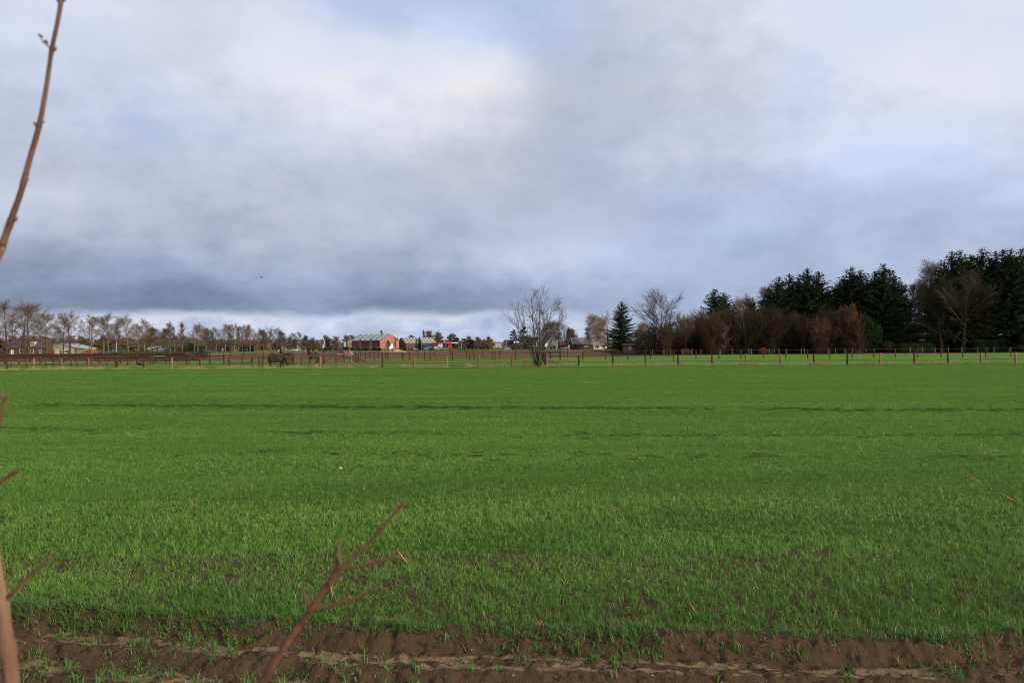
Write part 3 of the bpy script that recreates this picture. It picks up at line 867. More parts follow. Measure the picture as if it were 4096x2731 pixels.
# ------------------------------------------------------------------ spruces
def spruce_mesh(seed, H, Rb, clear, dens=1.0):
    rng = np.random.RandomState(seed)
    V, T, A = [], [], []
    z = clear
    def tri(a, b, c, v):
        n = len(V); V.extend([a, b, c]); T.append((n, n + 1, n + 2)); A.extend([v, v, v])
    while z < H - .2:
        f = (z - clear) / (H - clear)
        nb = max(4, int((9 - 4 * f) * dens))
        for k in range(nb):
            a = rng.uniform(0, 2 * PI)
            L = Rb * (1 - f) ** .72 * rng.uniform(.45, 1.2) * (.75 + .25 * min(1, f * 6)) + .12
            up = -.25 + .75 * f + rng.normal(0, .08)
            dirx, diry = math.cos(a), math.sin(a)
            steps = max(2, int(L / .42))
            v0 = rng.rand()
            for s in range(steps):
                t = (s + .3) / steps
                r = L * t
                zz = z + up * r + .22 * t * t * L * .5 + rng.normal(0, .06)
                c = np.array([dirx * r, diry * r, zz])
                sz = min(1, .22 + L / 2.4); wdt = (.62 * (1 - t * .6)) * sz
                for sd in (-1, 1):
                    side = np.array([-diry * sd, dirx * sd, 0]) * wdt * rng.uniform(.6, 1.3)
                    tip = c + side + np.array([dirx, diry, 0]) * .5 * sz + np.array([0, 0, (-.16 + rng.normal(0, .12)) * sz])
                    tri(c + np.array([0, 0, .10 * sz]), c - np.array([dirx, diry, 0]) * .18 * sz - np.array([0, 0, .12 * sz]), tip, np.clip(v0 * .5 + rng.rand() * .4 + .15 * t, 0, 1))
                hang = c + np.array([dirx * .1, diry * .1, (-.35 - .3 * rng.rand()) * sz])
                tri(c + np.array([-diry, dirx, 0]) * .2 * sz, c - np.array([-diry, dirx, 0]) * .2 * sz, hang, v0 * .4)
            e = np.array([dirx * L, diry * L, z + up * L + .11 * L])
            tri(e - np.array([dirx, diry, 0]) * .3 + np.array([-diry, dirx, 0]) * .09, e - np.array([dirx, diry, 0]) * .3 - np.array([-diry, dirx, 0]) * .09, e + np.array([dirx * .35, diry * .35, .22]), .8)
        z += .24 + .22 * rng.rand()
    tri(np.array([.06, 0, H - .6]), np.array([-.06, 0.03, H - .6]), np.array([0, 0, H + .6]), .6)
    cm = np_mesh('crown', np.array(V), np.array(T), None, M['spruce'], {'v': A})
    mb = MB(); mb.tube([(0, 0, -.2), (0, 0, H * .5), (0, 0, H)], [.24, .15, .03], 7)
    return mb.mesh('trunk', M['bark_d'], True), cm, H + .3


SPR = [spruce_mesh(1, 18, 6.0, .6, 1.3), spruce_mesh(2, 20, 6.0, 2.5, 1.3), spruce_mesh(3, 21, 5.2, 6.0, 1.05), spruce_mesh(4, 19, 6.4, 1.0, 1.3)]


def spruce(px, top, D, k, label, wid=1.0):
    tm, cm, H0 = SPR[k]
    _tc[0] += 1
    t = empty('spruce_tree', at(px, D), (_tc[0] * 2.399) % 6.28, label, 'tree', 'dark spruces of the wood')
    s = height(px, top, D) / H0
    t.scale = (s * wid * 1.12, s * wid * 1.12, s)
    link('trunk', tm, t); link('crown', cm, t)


spruce(2487, 1203, 262, 0, 'dark conical spruce standing alone right of the grey roofed barn', 1.12)
SP = [(2862, 1150, 216, 0, 1.2), (2898, 1166, 220, 3, 1.2), (2812, 1285, 206, 0, 1.1), (2850, 1260, 204, 3, 1.1), (3080, 1150, 214, 1, 1.1), (3118, 1103, 212, 3, 1.15), (3160, 1090, 215, 1, 1.2), (3195, 1110, 219, 0, 1.1), (3232, 1068, 212, 3, 1.15), (3278, 1080, 215, 1, 1.2),
      (3312, 1150, 218, 3, 1.1), (3352, 1130, 218, 1, 1.2), (3378, 1098, 216, 3, 1.2), (3406, 1064, 212, 1, 1.25), (3445, 1075, 218, 3, 1.2), (3470, 1110, 221, 0, 1.1), (3503, 1085, 212, 1, 1.2), (3535, 1050, 209, 3, 1.15), (3575, 1095, 214, 1, 1.15)]
for i, (px, top, D, k, w) in enumerate(SP):
    spruce(px, top, D, k, 'dark spruce in the wood right of centre, %s from its left end' % ordn(i), w)
SP2 = [(3780, 1040, 206, 1), (3812, 1000, 202, 3), (3843, 994, 204, 2), (3868, 1030, 208, 2), (3892, 1010, 199, 2), (3932, 988, 201, 3), (3960, 1025, 206, 2), (3986, 998, 198, 2), (4015, 990, 201, 2), (4046, 990, 197, 3), (4070, 1020, 204, 2), (4093, 984, 199, 2), (4150, 1000, 198, 2), (4205, 985, 200, 3)]
for i, (px, top, D, k) in enumerate(SP2):
    spruce(px, top, D, k, 'tall dark spruce at the right edge, %s from the left of that stand' % ordn(i), 1.1)
spruce(1678, 1345, 430, 1, 'narrow dark evergreen beside the grey roofed barn with skylight rows', .8)
spruce(1590, 1347, 520, 0, 'small dark conifer tip showing behind the red barn gable', .8)
spruce(2340, 1345, 480, 0, 'small dark conifer behind the grey roofed barn ridge', 1.0)

# bare trees in and before the wood
WB = [('oak2', 2650, 1150, 238, 'bark_d', 'tw_hero', 'large spreading bare tree between the lone spruce and the wood', 1.0),
      ('oak1', 2590, 1290, 250, 'bark_d', 'tw_grey', 'low bare tree left of the large spreading tree', 1.1),
      ('birch0', 2548, 1285, 300, 'bark_d', 'tw_yel', 'yellowish weeping willow behind the lone spruce', 1.2),
      ('birch1', 2945, 1180, 240, 'bark_d', 'tw_pale', 'pale pinkish bare tree behind the first spruce pair', .8),
      ('slim0', 2985, 1168, 224, 'bark_d', 'tw_grey', 'bare tree right of the first spruce pair', 1.1),
      ('slim1', 3040, 1133, 228, 'bark_d', 'tw_grey', 'tall bare rounded tree left of the big spruce group', 1.35),
      ('slim0', 3012, 1190, 222, 'bark_d', 'tw_red', 'bare reddish tree beside the tall rounded tree', 1.2),
      ('row0', 2742, 1262, 192, 'bark_lit', 'tw_brown', 'small pale stemmed tree in front of the wood edge', .6),
      ('birch0', 3090, 1268, 192, 'bark_g', 'tw_brown', 'small birch like tree under the big spruces', .7),
      ('slim1', 3165, 1230, 194, 'bark_g', 'tw_dark', 'bare grey tree in front of the big spruce group', .9),
      ('slim0', 3290, 1225, 195, 'bark_g', 'tw_olive', 'bare olive tree in front of the gap between spruce groups', .9),
      ('birch1', 3705, 1028, 216, 'bark_d', 'tw_grey', 'tall weeping birch rising above the brick house', .8),
      ('slim0', 3600, 1110, 222, 'bark_d', 'tw_dark', 'dark bare tree left of the brick house', .9),
      ('slim1', 3635, 1120, 224, 'bark_d', 'tw_dark', 'dark bare tree over the left wing of the brick house', .9),
      ('row1', 3668, 1110, 220, 'bark_d', 'tw_dark', 'bare dark tree right above the brick house ridge', .8),
      ('oak2', 3770, 1100, 197, 'bark_g', 'tw_olive', 'olive twigged tree with mossy trunk before the brick house', .72),
      ('oak2', 3852, 1072, 196, 'bark_g', 'tw_hero', 'broad brown twigged tree with forked mossy trunk', .85),
      ('round1', 3905, 1130, 196, 'bark_g', 'tw_olive', 'olive bare tree before the right-hand spruces', .8)]
for (k, px, top, D, b, tw, lab, w) in WB:
    tree('bare_tree', k, px, top, D, b, tw, lab, 'bare trees at the wood', w if w > 1.5 else w * 1.35)

# shrubs of the wood edge
def shrub_mesh(seed, H, spread, stems):
    rng = random.Random(seed); S = []
    P = dict(n=[6, 4, 2], taper=[.25, .4, .6], wob=[.08, .14, .2], trop=[.05, .06, .03], start=[.15, .2, 1], kids=[2.3, 1.9, 0], ang=[38, 40, 35], len=[H * .34, H * .17, H * .09], rr=[.6, .65, .7],
             rmin=.014, max=2, angt=.2, shape=lambda t: 1.1 - .5 * t)
    for i in range(stems):
        a = rng.uniform(0, 2 * PI); l = abs(rng.gauss(0, spread))
        d = Vector((math.cos(a) * l, math.sin(a) * l, 1)).normalized()
        grow(S, rng, Vector((math.cos(a) * .25, math.sin(a) * .25, -.1)), d, H * rng.uniform(.65, 1.0), .05, 0, P)
    return seg_mesh('stems', [s for s in S if s[8] == 0], 4, M['bark_d']), seg_mesh('twigs', [s for s in S if s[8] > 0], 3, M['tw_olive']), H


SHR = [shrub_mesh(31, 6, .35, 11), shrub_mesh(32, 6, .5, 12), shrub_mesh(33, 6, .25, 10)]


def shrub(px, D, H, k, tw, label, group, wid=1.0, name='bare_shrub'):
    _tc[0] += 1
    t = empty(name, at(px, D), (_tc[0] * 2.399) % 6.28, label, 'shrub', group)
    s = H / 6.0; t.scale = (s * wid, s * wid, s)
    link('stems', SHR[k][0], t); link('twigs', SHR[k][1], t, mat=M[tw])


rr = random.Random(77)
for i in range(64):
    px = 2555 + i * 14.2 + rr.uniform(-8, 8); D = rr.uniform(188, 206)
    toppy = np.interp(px, [2555, 2600, 2700, 2780, 2900, 3050, 3200, 3400, 3460], [1335, 1320, 1290, 1270, 1265, 1250, 1262, 1255, 1300]) + rr.uniform(-22, 40)
    shrub(px, D, max(2.5, height(px, toppy, D)), i % 3, ['tw_olive', 'tw_dark', 'tw_red', 'tw_olive', 'tw_brown'][i % 5] if px < 3000 else ['tw_olive', 'tw_dark', 'tw_dark', 'tw_red'][i % 4],
          'leafless brown shrub in the thicket along the foot of the wood', 'thicket at the foot of the wood', 1.15)
for i in range(16):
    px = 3545 + i * 36 + rr.uniform(-8, 8); D = rr.uniform(194, 204)
    shrub(px, D, rr.uniform(1.5, 3.2), i % 3, ['tw_olive', 'tw_dark', 'tw_red'][i % 3], 'low bare bush in front of the brick house and right-hand spruces', 'low bushes by the brick house', 1.4)
for i in range(22):   # hedgerow by the barns
    px = 1255 + i * 21 + rr.uniform(-7, 7)
    if 1440 < px < 1545 and i % 2: continue
    shrub(px, 437 - rr.uniform(0, 4), rr.uniform(1.8, 3.6) if px < 1400 else rr.uniform(1.2, 2.3), i % 3, ['tw_red', 'tw_olive', 'tw_brown'][i % 3], 'low bare bush in the hedgerow before the red barn', 'hedgerow before the barns', 1.5)
for i in range(9):
    px = 1845 + i * 15; shrub(px, 436, 3.0 + 1.6 * math.sin(i * 1.1) ** 2, i % 3, ['tw_olive', 'tw_brown', 'tw_red'][i % 3], 'tall brown bush left of the clipped beech hedge', 'bushes left of the beech hedge', 1.3)
for i in range(12):
    px = 2100 + i * 15; shrub(px, 434, rr.uniform(1.5, 2.6), i % 3, ['tw_olive', 'tw_dark'][i % 2], 'dark bush behind the many stemmed tree by the white houses', 'bushes before the white houses', 1.5)
# small orchard trees before the red barn
for i, (px, top) in enumerate([(1440, 1352), (1481, 1350), (1552, 1358), (1582, 1344), (1665, 1352), (1915, 1352)]):
    tree('young_tree', ['slim0', 'slim1', 'round1'][i % 3], px, top, 432, 'bark_lit', 'tw_brown', ['young bare tree before the left half of the red barn', 'young bare tree before the middle of the red barn', 'young bare tree before the lit barn gable corner', 'bare tree before the red barn door',
         'bare tree before the dark brown barn', 'pale young tree in the hedge left of the beech hedge'][i], 'young trees by the barns', 1.1)
# pollard willows
for i, px in enumerate([34, 126, 153, 214, 243, 273, 305, 334, 396]):
    D = 225; t = empty('pollard_willow', at(px, D), i, 'small pollard willow with knobbly head, %s from the left' % ordn(i), 'tree', 'pollard willows before the cream shed')
    mb = MB(); mb.tube([(0, 0, -.1), (.03, 0, .8), (0, 0, 1.25), (0, 0, 1.5), (0, 0, 1.62)], [.17, .14, .19, .27, .1], 7); mb.build('trunk', M['bark_d'], t, True)
    S = []; rng = random.Random(i)
    for k in range(22):
        a = rng.uniform(0, 6.28); l = rng.uniform(.1, .7)
        d = Vector((math.cos(a) * l, math.sin(a) * l, 1)).normalized(); p = Vector((math.cos(a) * .15, math.sin(a) * .15, 1.5)); q = p + d * rng.uniform(.7, 1.5)
        S.append((*p, *q, .022, .012, 1))
    link('shoots', seg_mesh('shoots', S, 3, M['tw_red']), t)

# ------------------------------------------------------------------ leafy bushes and hedges
def leaf_mesh(seed, n, shape, size, mat):
    rng = np.random.RandomState(seed)
    if shape == 'box':
        p = rng.uniform(-1, 1, (n, 3)); ax = rng.randint(0, 3, n); sg = np.where(rng.rand(n) < .5, -1, 1)
        for k in range(3): p[ax == k, k] = sg[ax == k] * rng.uniform(.82, 1.03, (ax == k).sum())
        p[:, 2] = p[:, 2] * .5 + .5
    else:
        d = rng.normal(0, 1, (n, 3)); d /= np.linalg.norm(d, axis=1, keepdims=True)
        lump = .72 + .42 * fbm(d[:, 0] * 2 + 7 + seed, d[:, 1] * 2 + d[:, 2] * 2.3, 3)
        p = d * (rng.uniform(.45, 1, (n, 1)) ** .5) * lump[:, None]
        p[:, 2] = p[:, 2] * .5 + .5
        if shape == 'cone': p[:, :2] *= (1.25 - p[:, 2:3])
    a = rng.normal(0, 1, (n, 3)); b = rng.normal(0, 1, (n, 3))
    s = size * rng.uniform(.6, 1.4, (n, 1))
    V = np.stack([p, p + a * s, p + b * s], 1).reshape(-1, 3)
    return np_mesh('foliage', V, np.arange(3 * n).reshape(-1, 3), None, mat, {'v': np.repeat(rng.rand(n), 3)})


LB = {'ball': leaf_mesh(1, 3500, 'ball', .045, M['leaf_hedge']), 'cone': leaf_mesh(2, 2200, 'cone', .045, M['leaf_orange']), 'box': leaf_mesh(3, 5200, 'box', .035, M['leaf_hedge']), 'ball2': leaf_mesh(4, 5200, 'ball', .035, M['leaf_holly'])}
STEM = MB()
for k in range(5):
    a = k * 1.25; STEM.tube([(0, 0, 0), (.25 * math.cos(a), .25 * math.sin(a), .4), (.5 * math.cos(a), .5 * math.sin(a), .8)], [.035, .025, .01], 5)
STEMM = STEM.mesh('stems', M['bark_d'])


def leafy(name, kind, px, D, w, d, h, mat, label, cat='bush', group=None, rz=0.0):
    t = empty(name, at(px, D, -.05), rz, label, cat, group)
    t.scale = (w / 2, d / 2, h)
    link('foliage', LB[kind], t, mat=M[mat]); link('stems', STEMM, t)


leafy('evergreen_bush', 'ball2', 3462, 190, 8.4, 6, 9.4, 'leaf_holly', 'large glossy dark green evergreen bush at the wood edge')
leafy('young_oak', 'cone', 3413, 194, 4.8, 4, 12.6, 'leaf_orange', 'young tree still holding rusty orange leaves beside the evergreen bush', 'tree')
leafy('low_shrub', 'ball', 2742, 184, 2.6, 2, 1.6, 'leaf_orange', 'small rusty leaved shrub at the foot of the pale stemmed tree')
leafy('low_shrub', 'ball', 3052, 184, 2.2, 2, 1.7, 'leaf_orange', 'small rusty leaved shrub behind the paddock rails')
leafy('laurel_hedge', 'box', 3665, 192, 7.5, 2, 2.2, 'leaf_holly', 'low clipped green laurel hedge before the brick house', 'hedge')
leafy('laurel_hedge', 'box', 3945, 192, 4.6, 2, 2.9, 'leaf_holly', 'green laurel hedge before the right-hand spruce trunks', 'hedge')
leafy('clipped_hedge', 'box', 1988, 434, 7.9, 2.5, 4.2, 'leaf_beech', 'tall clipped russet beech hedge left of the green shed', 'hedge')
leafy('round_bush', 'ball', 2247, 436, 4.4, 3.5, 4.9, 'leaf_beech', 'rounded clipped russet beech bush behind the parked red car')
leafy('clipped_hedge', 'box', 1785, 433, 18, 1.5, 1.5, 'leaf_hedge', 'long low dark hedge in front of the red crane truck', 'hedge')
leafy('clipped_hedge', 'box', 2140, 440, 12, 1.5, 1.7, 'leaf_hedge', 'dark low hedge behind the many stemmed tree', 'hedge')
leafy('clipped_hedge', 'box', 1560, 436, 17, 1.2, 1.2, 'leaf_hedge', 'low dark hedge under the lit barn gable', 'hedge')
for i, (px, w) in enumerate([(1233, 2.6), (1300, 2.6), (1380, 3.4), (1442, 2.5), (1462, 2.4), (1496, 2.6), (1518, 2.4)]):
    leafy('round_bush', 'ball2', px, 433, w, w, w * .75, 'leaf_holly', 'rounded dark green bush in front of the red barn hedgerow, %s from the left' % ordn(i), 'bush', 'rounded bushes before the red barn')
leafy('hedge_bank', 'box', 640, 192, 22, 1.5, 1.6, 'leaf_hedge', 'dark hedge behind the horse arena rails', 'hedge')
leafy('hedge_bank', 'box', 560, 405, 60, 3, 5, 'leaf_hedge', 'wide brown thicket behind the left-hand tree row', 'hedge')
leafy('ivy_column', 'ball', 2274, 452, 3.0, 3, 13.0, 'leaf_hedge', 'ivy covered trunk behind the many stemmed tree', 'tree')
# distant wood on the skyline
rng = np.random.RandomState(9)
n = 9000
px_ = rng.uniform(-300, 1420, n); hh = (9 + 6 * fbm(px_ * .012, 0 * px_, 4)) * np.interp(px_, [-300, 900, 1250, 1420], [1.25, 1.1, 1, .7]); z_ = rng.rand(n) ** .8 * hh
D_ = rng.uniform(1000, 1040, n); P_ = np.stack([X(px_, D_), D_, 1 + z_], -1)
V = np.stack([P_, P_ + rng.normal(0, 1.6, (n, 3)), P_ + rng.normal(0, 1.6, (n, 3))], 1).reshape(-1, 3)
M['farwood'] = material('far_wood', (.075, .085, .105), .95, (.10, .09, .09), attr='v', thr=(.2, 1))  # blue of the distance haze is painted into the foliage colour
tag(link('distant_wood', np_mesh('distant_wood', V, np.arange(3 * n).reshape(-1, 3), None, M['farwood'], {'v': np.repeat(rng.rand(n), 3)})), 'bluish wood on the far skyline at the left', 'wood', kind='stuff')

# ------------------------------------------------------------------ the many stemmed tree at the fence
def hero_tree():
    base = at(2152, 98.6)
    t = empty('multi_stem_tree', base, 0, 'bare many stemmed tree with thin upswept branches standing at the fence line', 'tree')
    t.scale = (.86, .86, .95)
    P = dict(n=[10, 6, 4], taper=[.16, .35, .5], wob=[.035, .05, .06], trop=[.012, .055, .08], start=[.24, .2, 1], kids=[2.3, 1.7, 0], ang=[52, 42, 36], len=[3.3, 1.4, .65], rr=[.5, .6, .7],
             rmin=.011, max=2, angt=.25, shape=lambda x: 1.08 - .62 * x)
    def make(seed):
        rng = random.Random(seed)
        Sb, Sc = [], []
        for (lx, ly, L, r, ox) in [(-.10, .05, 9.3, .115, .0), (.06, -.1, 9.6, .12, .18), (-.30, .1, 8.2, .10, -.12), (.24, .12, 8.6, .10, .26), (-.50, -.12, 7.2, .08, -.16), (.46, -.1, 7.4, .085, .3), (.02, .35, 8.4, .09, .05), (-.05, -.3, 7.0, .08, .1)]:
            S = []
            grow(S, rng, Vector((ox * .55, ly * .3, -.1)), Vector((lx * 1.15, ly * 1.3, 1)).normalized(), L, r, 0, dict(P, trop=[.03 if abs(lx) > .2 else .0, .045, .06]))
            Sb += [s for s in S if s[8] == 0]; Sc += [s for s in S if s[8] > 0]
        for k in range(6):
            ox = rng.uniform(-.2, .2); S = []
            grow(S, rng, Vector((ox - .2, rng.uniform(-.2, .2), -.1)), Vector((-.25 + rng.gauss(0, .12), rng.gauss(0, .1), 1)).normalized(), rng.uniform(1.2, 2.6), .03, 2, P); Sb += S
        return Sb, Sc
    best = None
    for seed in range(40, 58):                       # keep the most evenly rounded crown
        Sb, Sc = make(seed)
        A = np.array([q[3:6] for q in Sc]); A = A[A[:, 2] > 2.0]
        hx, _ = np.histogram(A[:, 0], bins=9, range=(-3.9, 3.9)); side = abs(A[:, 0].mean() - .05)
        ang = np.histogram(np.degrees(np.arctan2(A[:, 2] - 4.5, A[:, 0])), bins=12, range=(-40, 220))[0]
        sc = hx.std() / hx.mean() + ang[2:10].std() / ang[2:10].mean() + side * 1.5 + abs(A[:, 2].max() - 10.0) * .4
        if best is None or sc < best[0]: best = (sc, Sb, Sc)
    Sb, Sc = best[1], best[2]
    link('trunk', seg_mesh('trunk', Sb, 7, M['bark_g']), t); link('crown', seg_mesh('crown', Sc, 4, M['tw_olive']), t, mat=M['tw_hero'])


hero_tree()

# ------------------------------------------------------------------ fences
def unit_post(seed):
    rng = random.Random(seed); mb = MB()
    tilt = rng.uniform(-.03, .03)
    mb.tube([(0, 0, -.2), (0, 0, .5), (tilt * .3, 0, .97), (tilt * .3, 0, 1.0)], [.5, .5, .47, .38], 8)
    return mb


POSTM = {(k, m): unit_post(k).mesh('post', M[m], True) for k in range(3) for m in ('post_d', 'post_l')}
RB = MB(); RB.box(0, 1, -.5, .5, -.5, .5)
RAILM = {m: RB.mesh('rail', M[m]) for m in ('rail', 'rail_d', 'tape', 'steel')}
frng = random.Random(3)


def post(parent, p, h, dia, mat):
    o = link('post', POSTM[(frng.randrange(3), mat)], parent, p - parent.location, (frng.gauss(0, .015), frng.gauss(0, .018), frng.uniform(0, 6)), (dia, dia, h))
    return o


def rail(parent, a, b, th, hh, mat, name='rail'):
    d = b - a
    q = d.to_track_quat('X', 'Z').to_euler()
    link(name, RAILM[mat], parent, a - parent.location, q, (d.length, th, hh))


def fence(name, label, posts, h, dia, rails, pm, group='fences', rth=.05):
    """posts: list of (px, D); rails: list of (height, thickness, material)"""
    pts = [at(px, D) for px, D in posts]
    t = empty(name, pts[0], 0, label, 'fence', group)
    for i, p in enumerate(pts):
        mm = pm if pm != 'mix' else ('post_l' if frng.random() < (.6 if posts[i][0] < 2250 else .25) else 'post_d')
        post(t, p, h * frng.uniform(.96, 1.06), dia * 1.3 * frng.uniform(.9, 1.15), mm)
    for (rh, th, rm) in rails:
        for i in range(len(pts) - 1):
            rail(t, pts[i] + Vector((0, -dia * .5 - rth * .5, rh + frng.gauss(0, .01))), pts[i + 1] + Vector((0, -dia * .5 - rth * .5, rh + frng.gauss(0, .01))), rth, th, rm, 'wire' if rm == 'tape' else 'rail')
    return t


NP = [-75, 29, 135, 247, 354, 464, 575, 687, 799, 916, 1037, 1157, 1280, 1405, 1529, 1657, 1786, 1915, 2048, 2186, 2315, 2451, 2581, 2713, 2848, 2984, 3121, 3254, 3388, 3519, 3656, 3791, 3923, 4062, 4200]
nearD = lambda px: float(np.interp(px, [0, 2048, 4096], [102.5, 99.6, 99.2]))
fence('post_fence', 'long near fence of weathered wooden posts with dark tape along the crop field edge', [(p, nearD(p)) for p in NP], 1.38, .18, [(.56, .05, 'tape')], 'mix', rth=.015)
FD = lambda px: float(np.interp(px, [900, 1051, 1157, 1294, 1462, 1720, 2070], [104.5, 106.5, 108, 121, 130, 135, 138]))
fence('rail_fence', 'two rail reddish fence beside the grazing horse', [(p, FD(p)) for p in [919, 968, 1008, 1051, 1097, 1157, 1174, 1206, 1236, 1263, 1294]], 1.42, .15, [(1.3, .12, 'rail'), (.62, .12, 'rail')], 'post_d')
fence('rail_fence', 'thin railed brown fence running right of the horse gates to the many stemmed tree', [(p, FD(p)) for p in [1423, 1433, 1462, 1497, 1529, 1552, 1612, 1639, 1699, 1720, 1810, 1880, 1896, 1969, 1980, 2063]], 1.52, .15, [(1.42, .05, 'rail_d'), (.12, .05, 'rail_d')], 'post_d')
fence('rail_fence', 'farther brown fence with three rails along the ploughed field', [(p, 163 + (p - 1400) * .002) for p in [757, 816, 839, 895, 921, 975, 1055, 1087, 1172, 1216, 1293, 1376, 1443, 1480, 1513, 1543, 1608, 1672, 1737, 1802, 1866, 1931, 1999, 2063, 2145, 2200, 2271, 2336, 2405, 2475]],
      1.5, .14, [(1.42, .07, 'rail_d'), (.95, .06, 'rail_d'), (.62, .06, 'rail')], 'post_d')
fence('rail_fence', 'reddish brown rail fence closing the back of the bright green right-hand paddock', [(p, 130.5) for p in [2241, 2331, 2422, 2511, 2602, 2694, 2784, 2875, 2963, 3053, 3143, 3230, 3319, 3408, 3495, 3581, 3670, 3763, 3850, 3942, 4043, 4135]],
      1.5, .13, [(1.43, .045, 'rail_d'), (.74, .09, 'rail_d')], 'post_d')
fence('rail_fence', 'short double rail fence between the many stemmed tree and the muddy path', [(2165, 131), (2203, 130.8), (2240, 130.6)], 1.5, .13, [(1.35, .14, 'rail_d'), (.62, .12, 'rail_d')], 'post_d')
fence('rail_fence', 'fence running away from the camera along the muddy path', [(2183, 101), (2180, 106), (2177, 111), (2174, 117), (2171, 123), (2168, 129)], 1.45, .14, [(1.25, .12, 'rail_d'), (.65, .12, 'rail_d')], 'post_d')
fence('wire_fence', 'row of thin pale posts before the dark wood', [(p, 181) for p in [2610, 2655, 2682, 2730, 2768, 2803, 2880, 2930, 2995, 3004, 3076, 3115, 3146, 3204, 3217, 3312, 3342, 3380, 3410, 3640, 3690, 3740, 3793, 3846, 3910, 3975, 4040]], 1.35, .11, [(1.1, .03, 'tape')], 'post_l', rth=.012)
# arena and holding pens at the left
fence('arena_fence', 'long dark three board fence along the front of the horse arena', [(p, 141) for p in range(-60, 800, 45)], 1.35, .15, [(1.26, .26, 'rail_d'), (.80, .34, 'rail_d'), (.30, .28, 'rail_d')], 'post_d')
fence('arena_fence', 'dark boarded fence along the back of the horse arena', [(p, 158) for p in range(-60, 770, 40)], 1.45, .15, [(1.36, .22, 'rail_d'), (.85, .34, 'rail_d'), (.40, .22, 'rail_d')], 'post_d')
fence('pen_fence', 'two rail brown pen fence nearest the left edge', [(p, float(np.interp(p, [-60, 530], [109, 118]))) for p in [-60, 45, 105, 138, 182, 214, 284, 308, 366, 426, 471, 510]], 1.42, .15, [(1.25, .09, 'rail'), (.42, .07, 'rail')], 'post_d')
fence('pen_fence', 'brown pen fence behind the left-hand pen', [(p, float(np.interp(p, [-60, 700], [122, 128]))) for p in [-60, 20, 75, 160, 236, 348, 399, 484, 546, 602]], 1.4, .15, [(1.28, .10, 'rail_d'), (.6, .10, 'rail')], 'post_d')
fence('pen_fence', 'brown pen fence right of the metal gate at the left', [(p, float(np.interp(p, [666, 900], [121, 117]))) for p in [678, 744, 757, 839, 895]], 1.45, .15, [(1.3, .06, 'rail'), (.85, .06, 'rail')], 'post_d')


def gate(pxa, Da, pxb, Db, label, mat='rail_d', bars=(.25, .62, .98, 1.3), diag=True):
    a, b = at(pxa, Da), at(pxb, Db)
    t = empty('field_gate', a, 0, label, 'gate', 'gates between the paddocks')
    for p in (a, b): post(t, p, 1.5, .17, 'post_d')
    d = (b - a).normalized() * .12; off = Vector((0, -.12, 0))
    for i, z in enumerate(bars):
        rail(t, a + d + off + Vector((0, 0, z)), b - d + off + Vector((0, 0, z)), .05, .09, 'steel' if i == 3 and mat == 'steel' else ('rail_d' if mat == 'steel' else mat), 'bar')
    rail(t, a + d + off + Vector((0, -.05, bars[0])), b - d + off + Vector((0, -.05, bars[-1])), .04, .08, 'rail_d', 'brace')


gate(548, 120, 602, 120, 'dark timber gate with a diagonal brace left of the farm roof')
gate(612, 120, 666, 120.5, 'timber gate with pale metal bars below the large dark farm roof', 'steel')
gate(1298, 122, 1341, 123, 'timber gate right of the dark horse with its head raised', 'rail')
gate(1345, 123.5, 1377, 125, 'narrow gate with pale metal bars before the tan rugged horse', 'steel')
for (a, b, lab) in [((1358, 1423), (1436, 1453), 'long wooden pole leaning down to the right of the narrow gate'), ((1400, 1428), (1463, 1453), 'second leaning wooden pole beside the brown fence')]:
    D = 126
    zz = lambda px, py: (basepy(px, D) - py) / FPX * D + float(tz(D))
    mb = MB(); pa = Vector((X(a[0], D), D + 2, zz(*a))); pb = Vector((X(b[0], D), D, float(tz(D)) + .05))
    mb.tube([pa, (pa + pb) / 2, pb], [.07, .075, .07], 7)
    tag(mb.build('leaning_pole', M['rail']), lab, 'pole', 'leaning poles by the horse gates')
mb = MB(); mb.tube([(0, 0, 0), (0, 0, .35), (0, 0, .4)], [.42, .5, .46], 12)
o = mb.build('water_tub', M['black'], None, True, loc=at(563, 118.5)); tag(o, 'round black water tub standing before the timber gate', 'tub')

# ------------------------------------------------------------------ horses
def skin_body(name, verts, edges, radii, mat, parent, root=0):
    me = bpy.data.meshes.new(name); me.from_pydata(verts, edges, []); me.update()
    o = link(name, me, parent); me.materials.append(mat)
    o.modifiers.new('skin', 'SKIN'); o.modifiers['skin'].use_smooth_shade = True
    for i, r in enumerate(radii):
        me.skin_vertices[0].data[i].radius = r if isinstance(r, tuple) else (r, r)
        me.skin_vertices[0].data[i].use_root = (i == root)
    s = o.modifiers.new('sub', 'SUBSURF'); s.levels = s.render_levels = 2
    return o


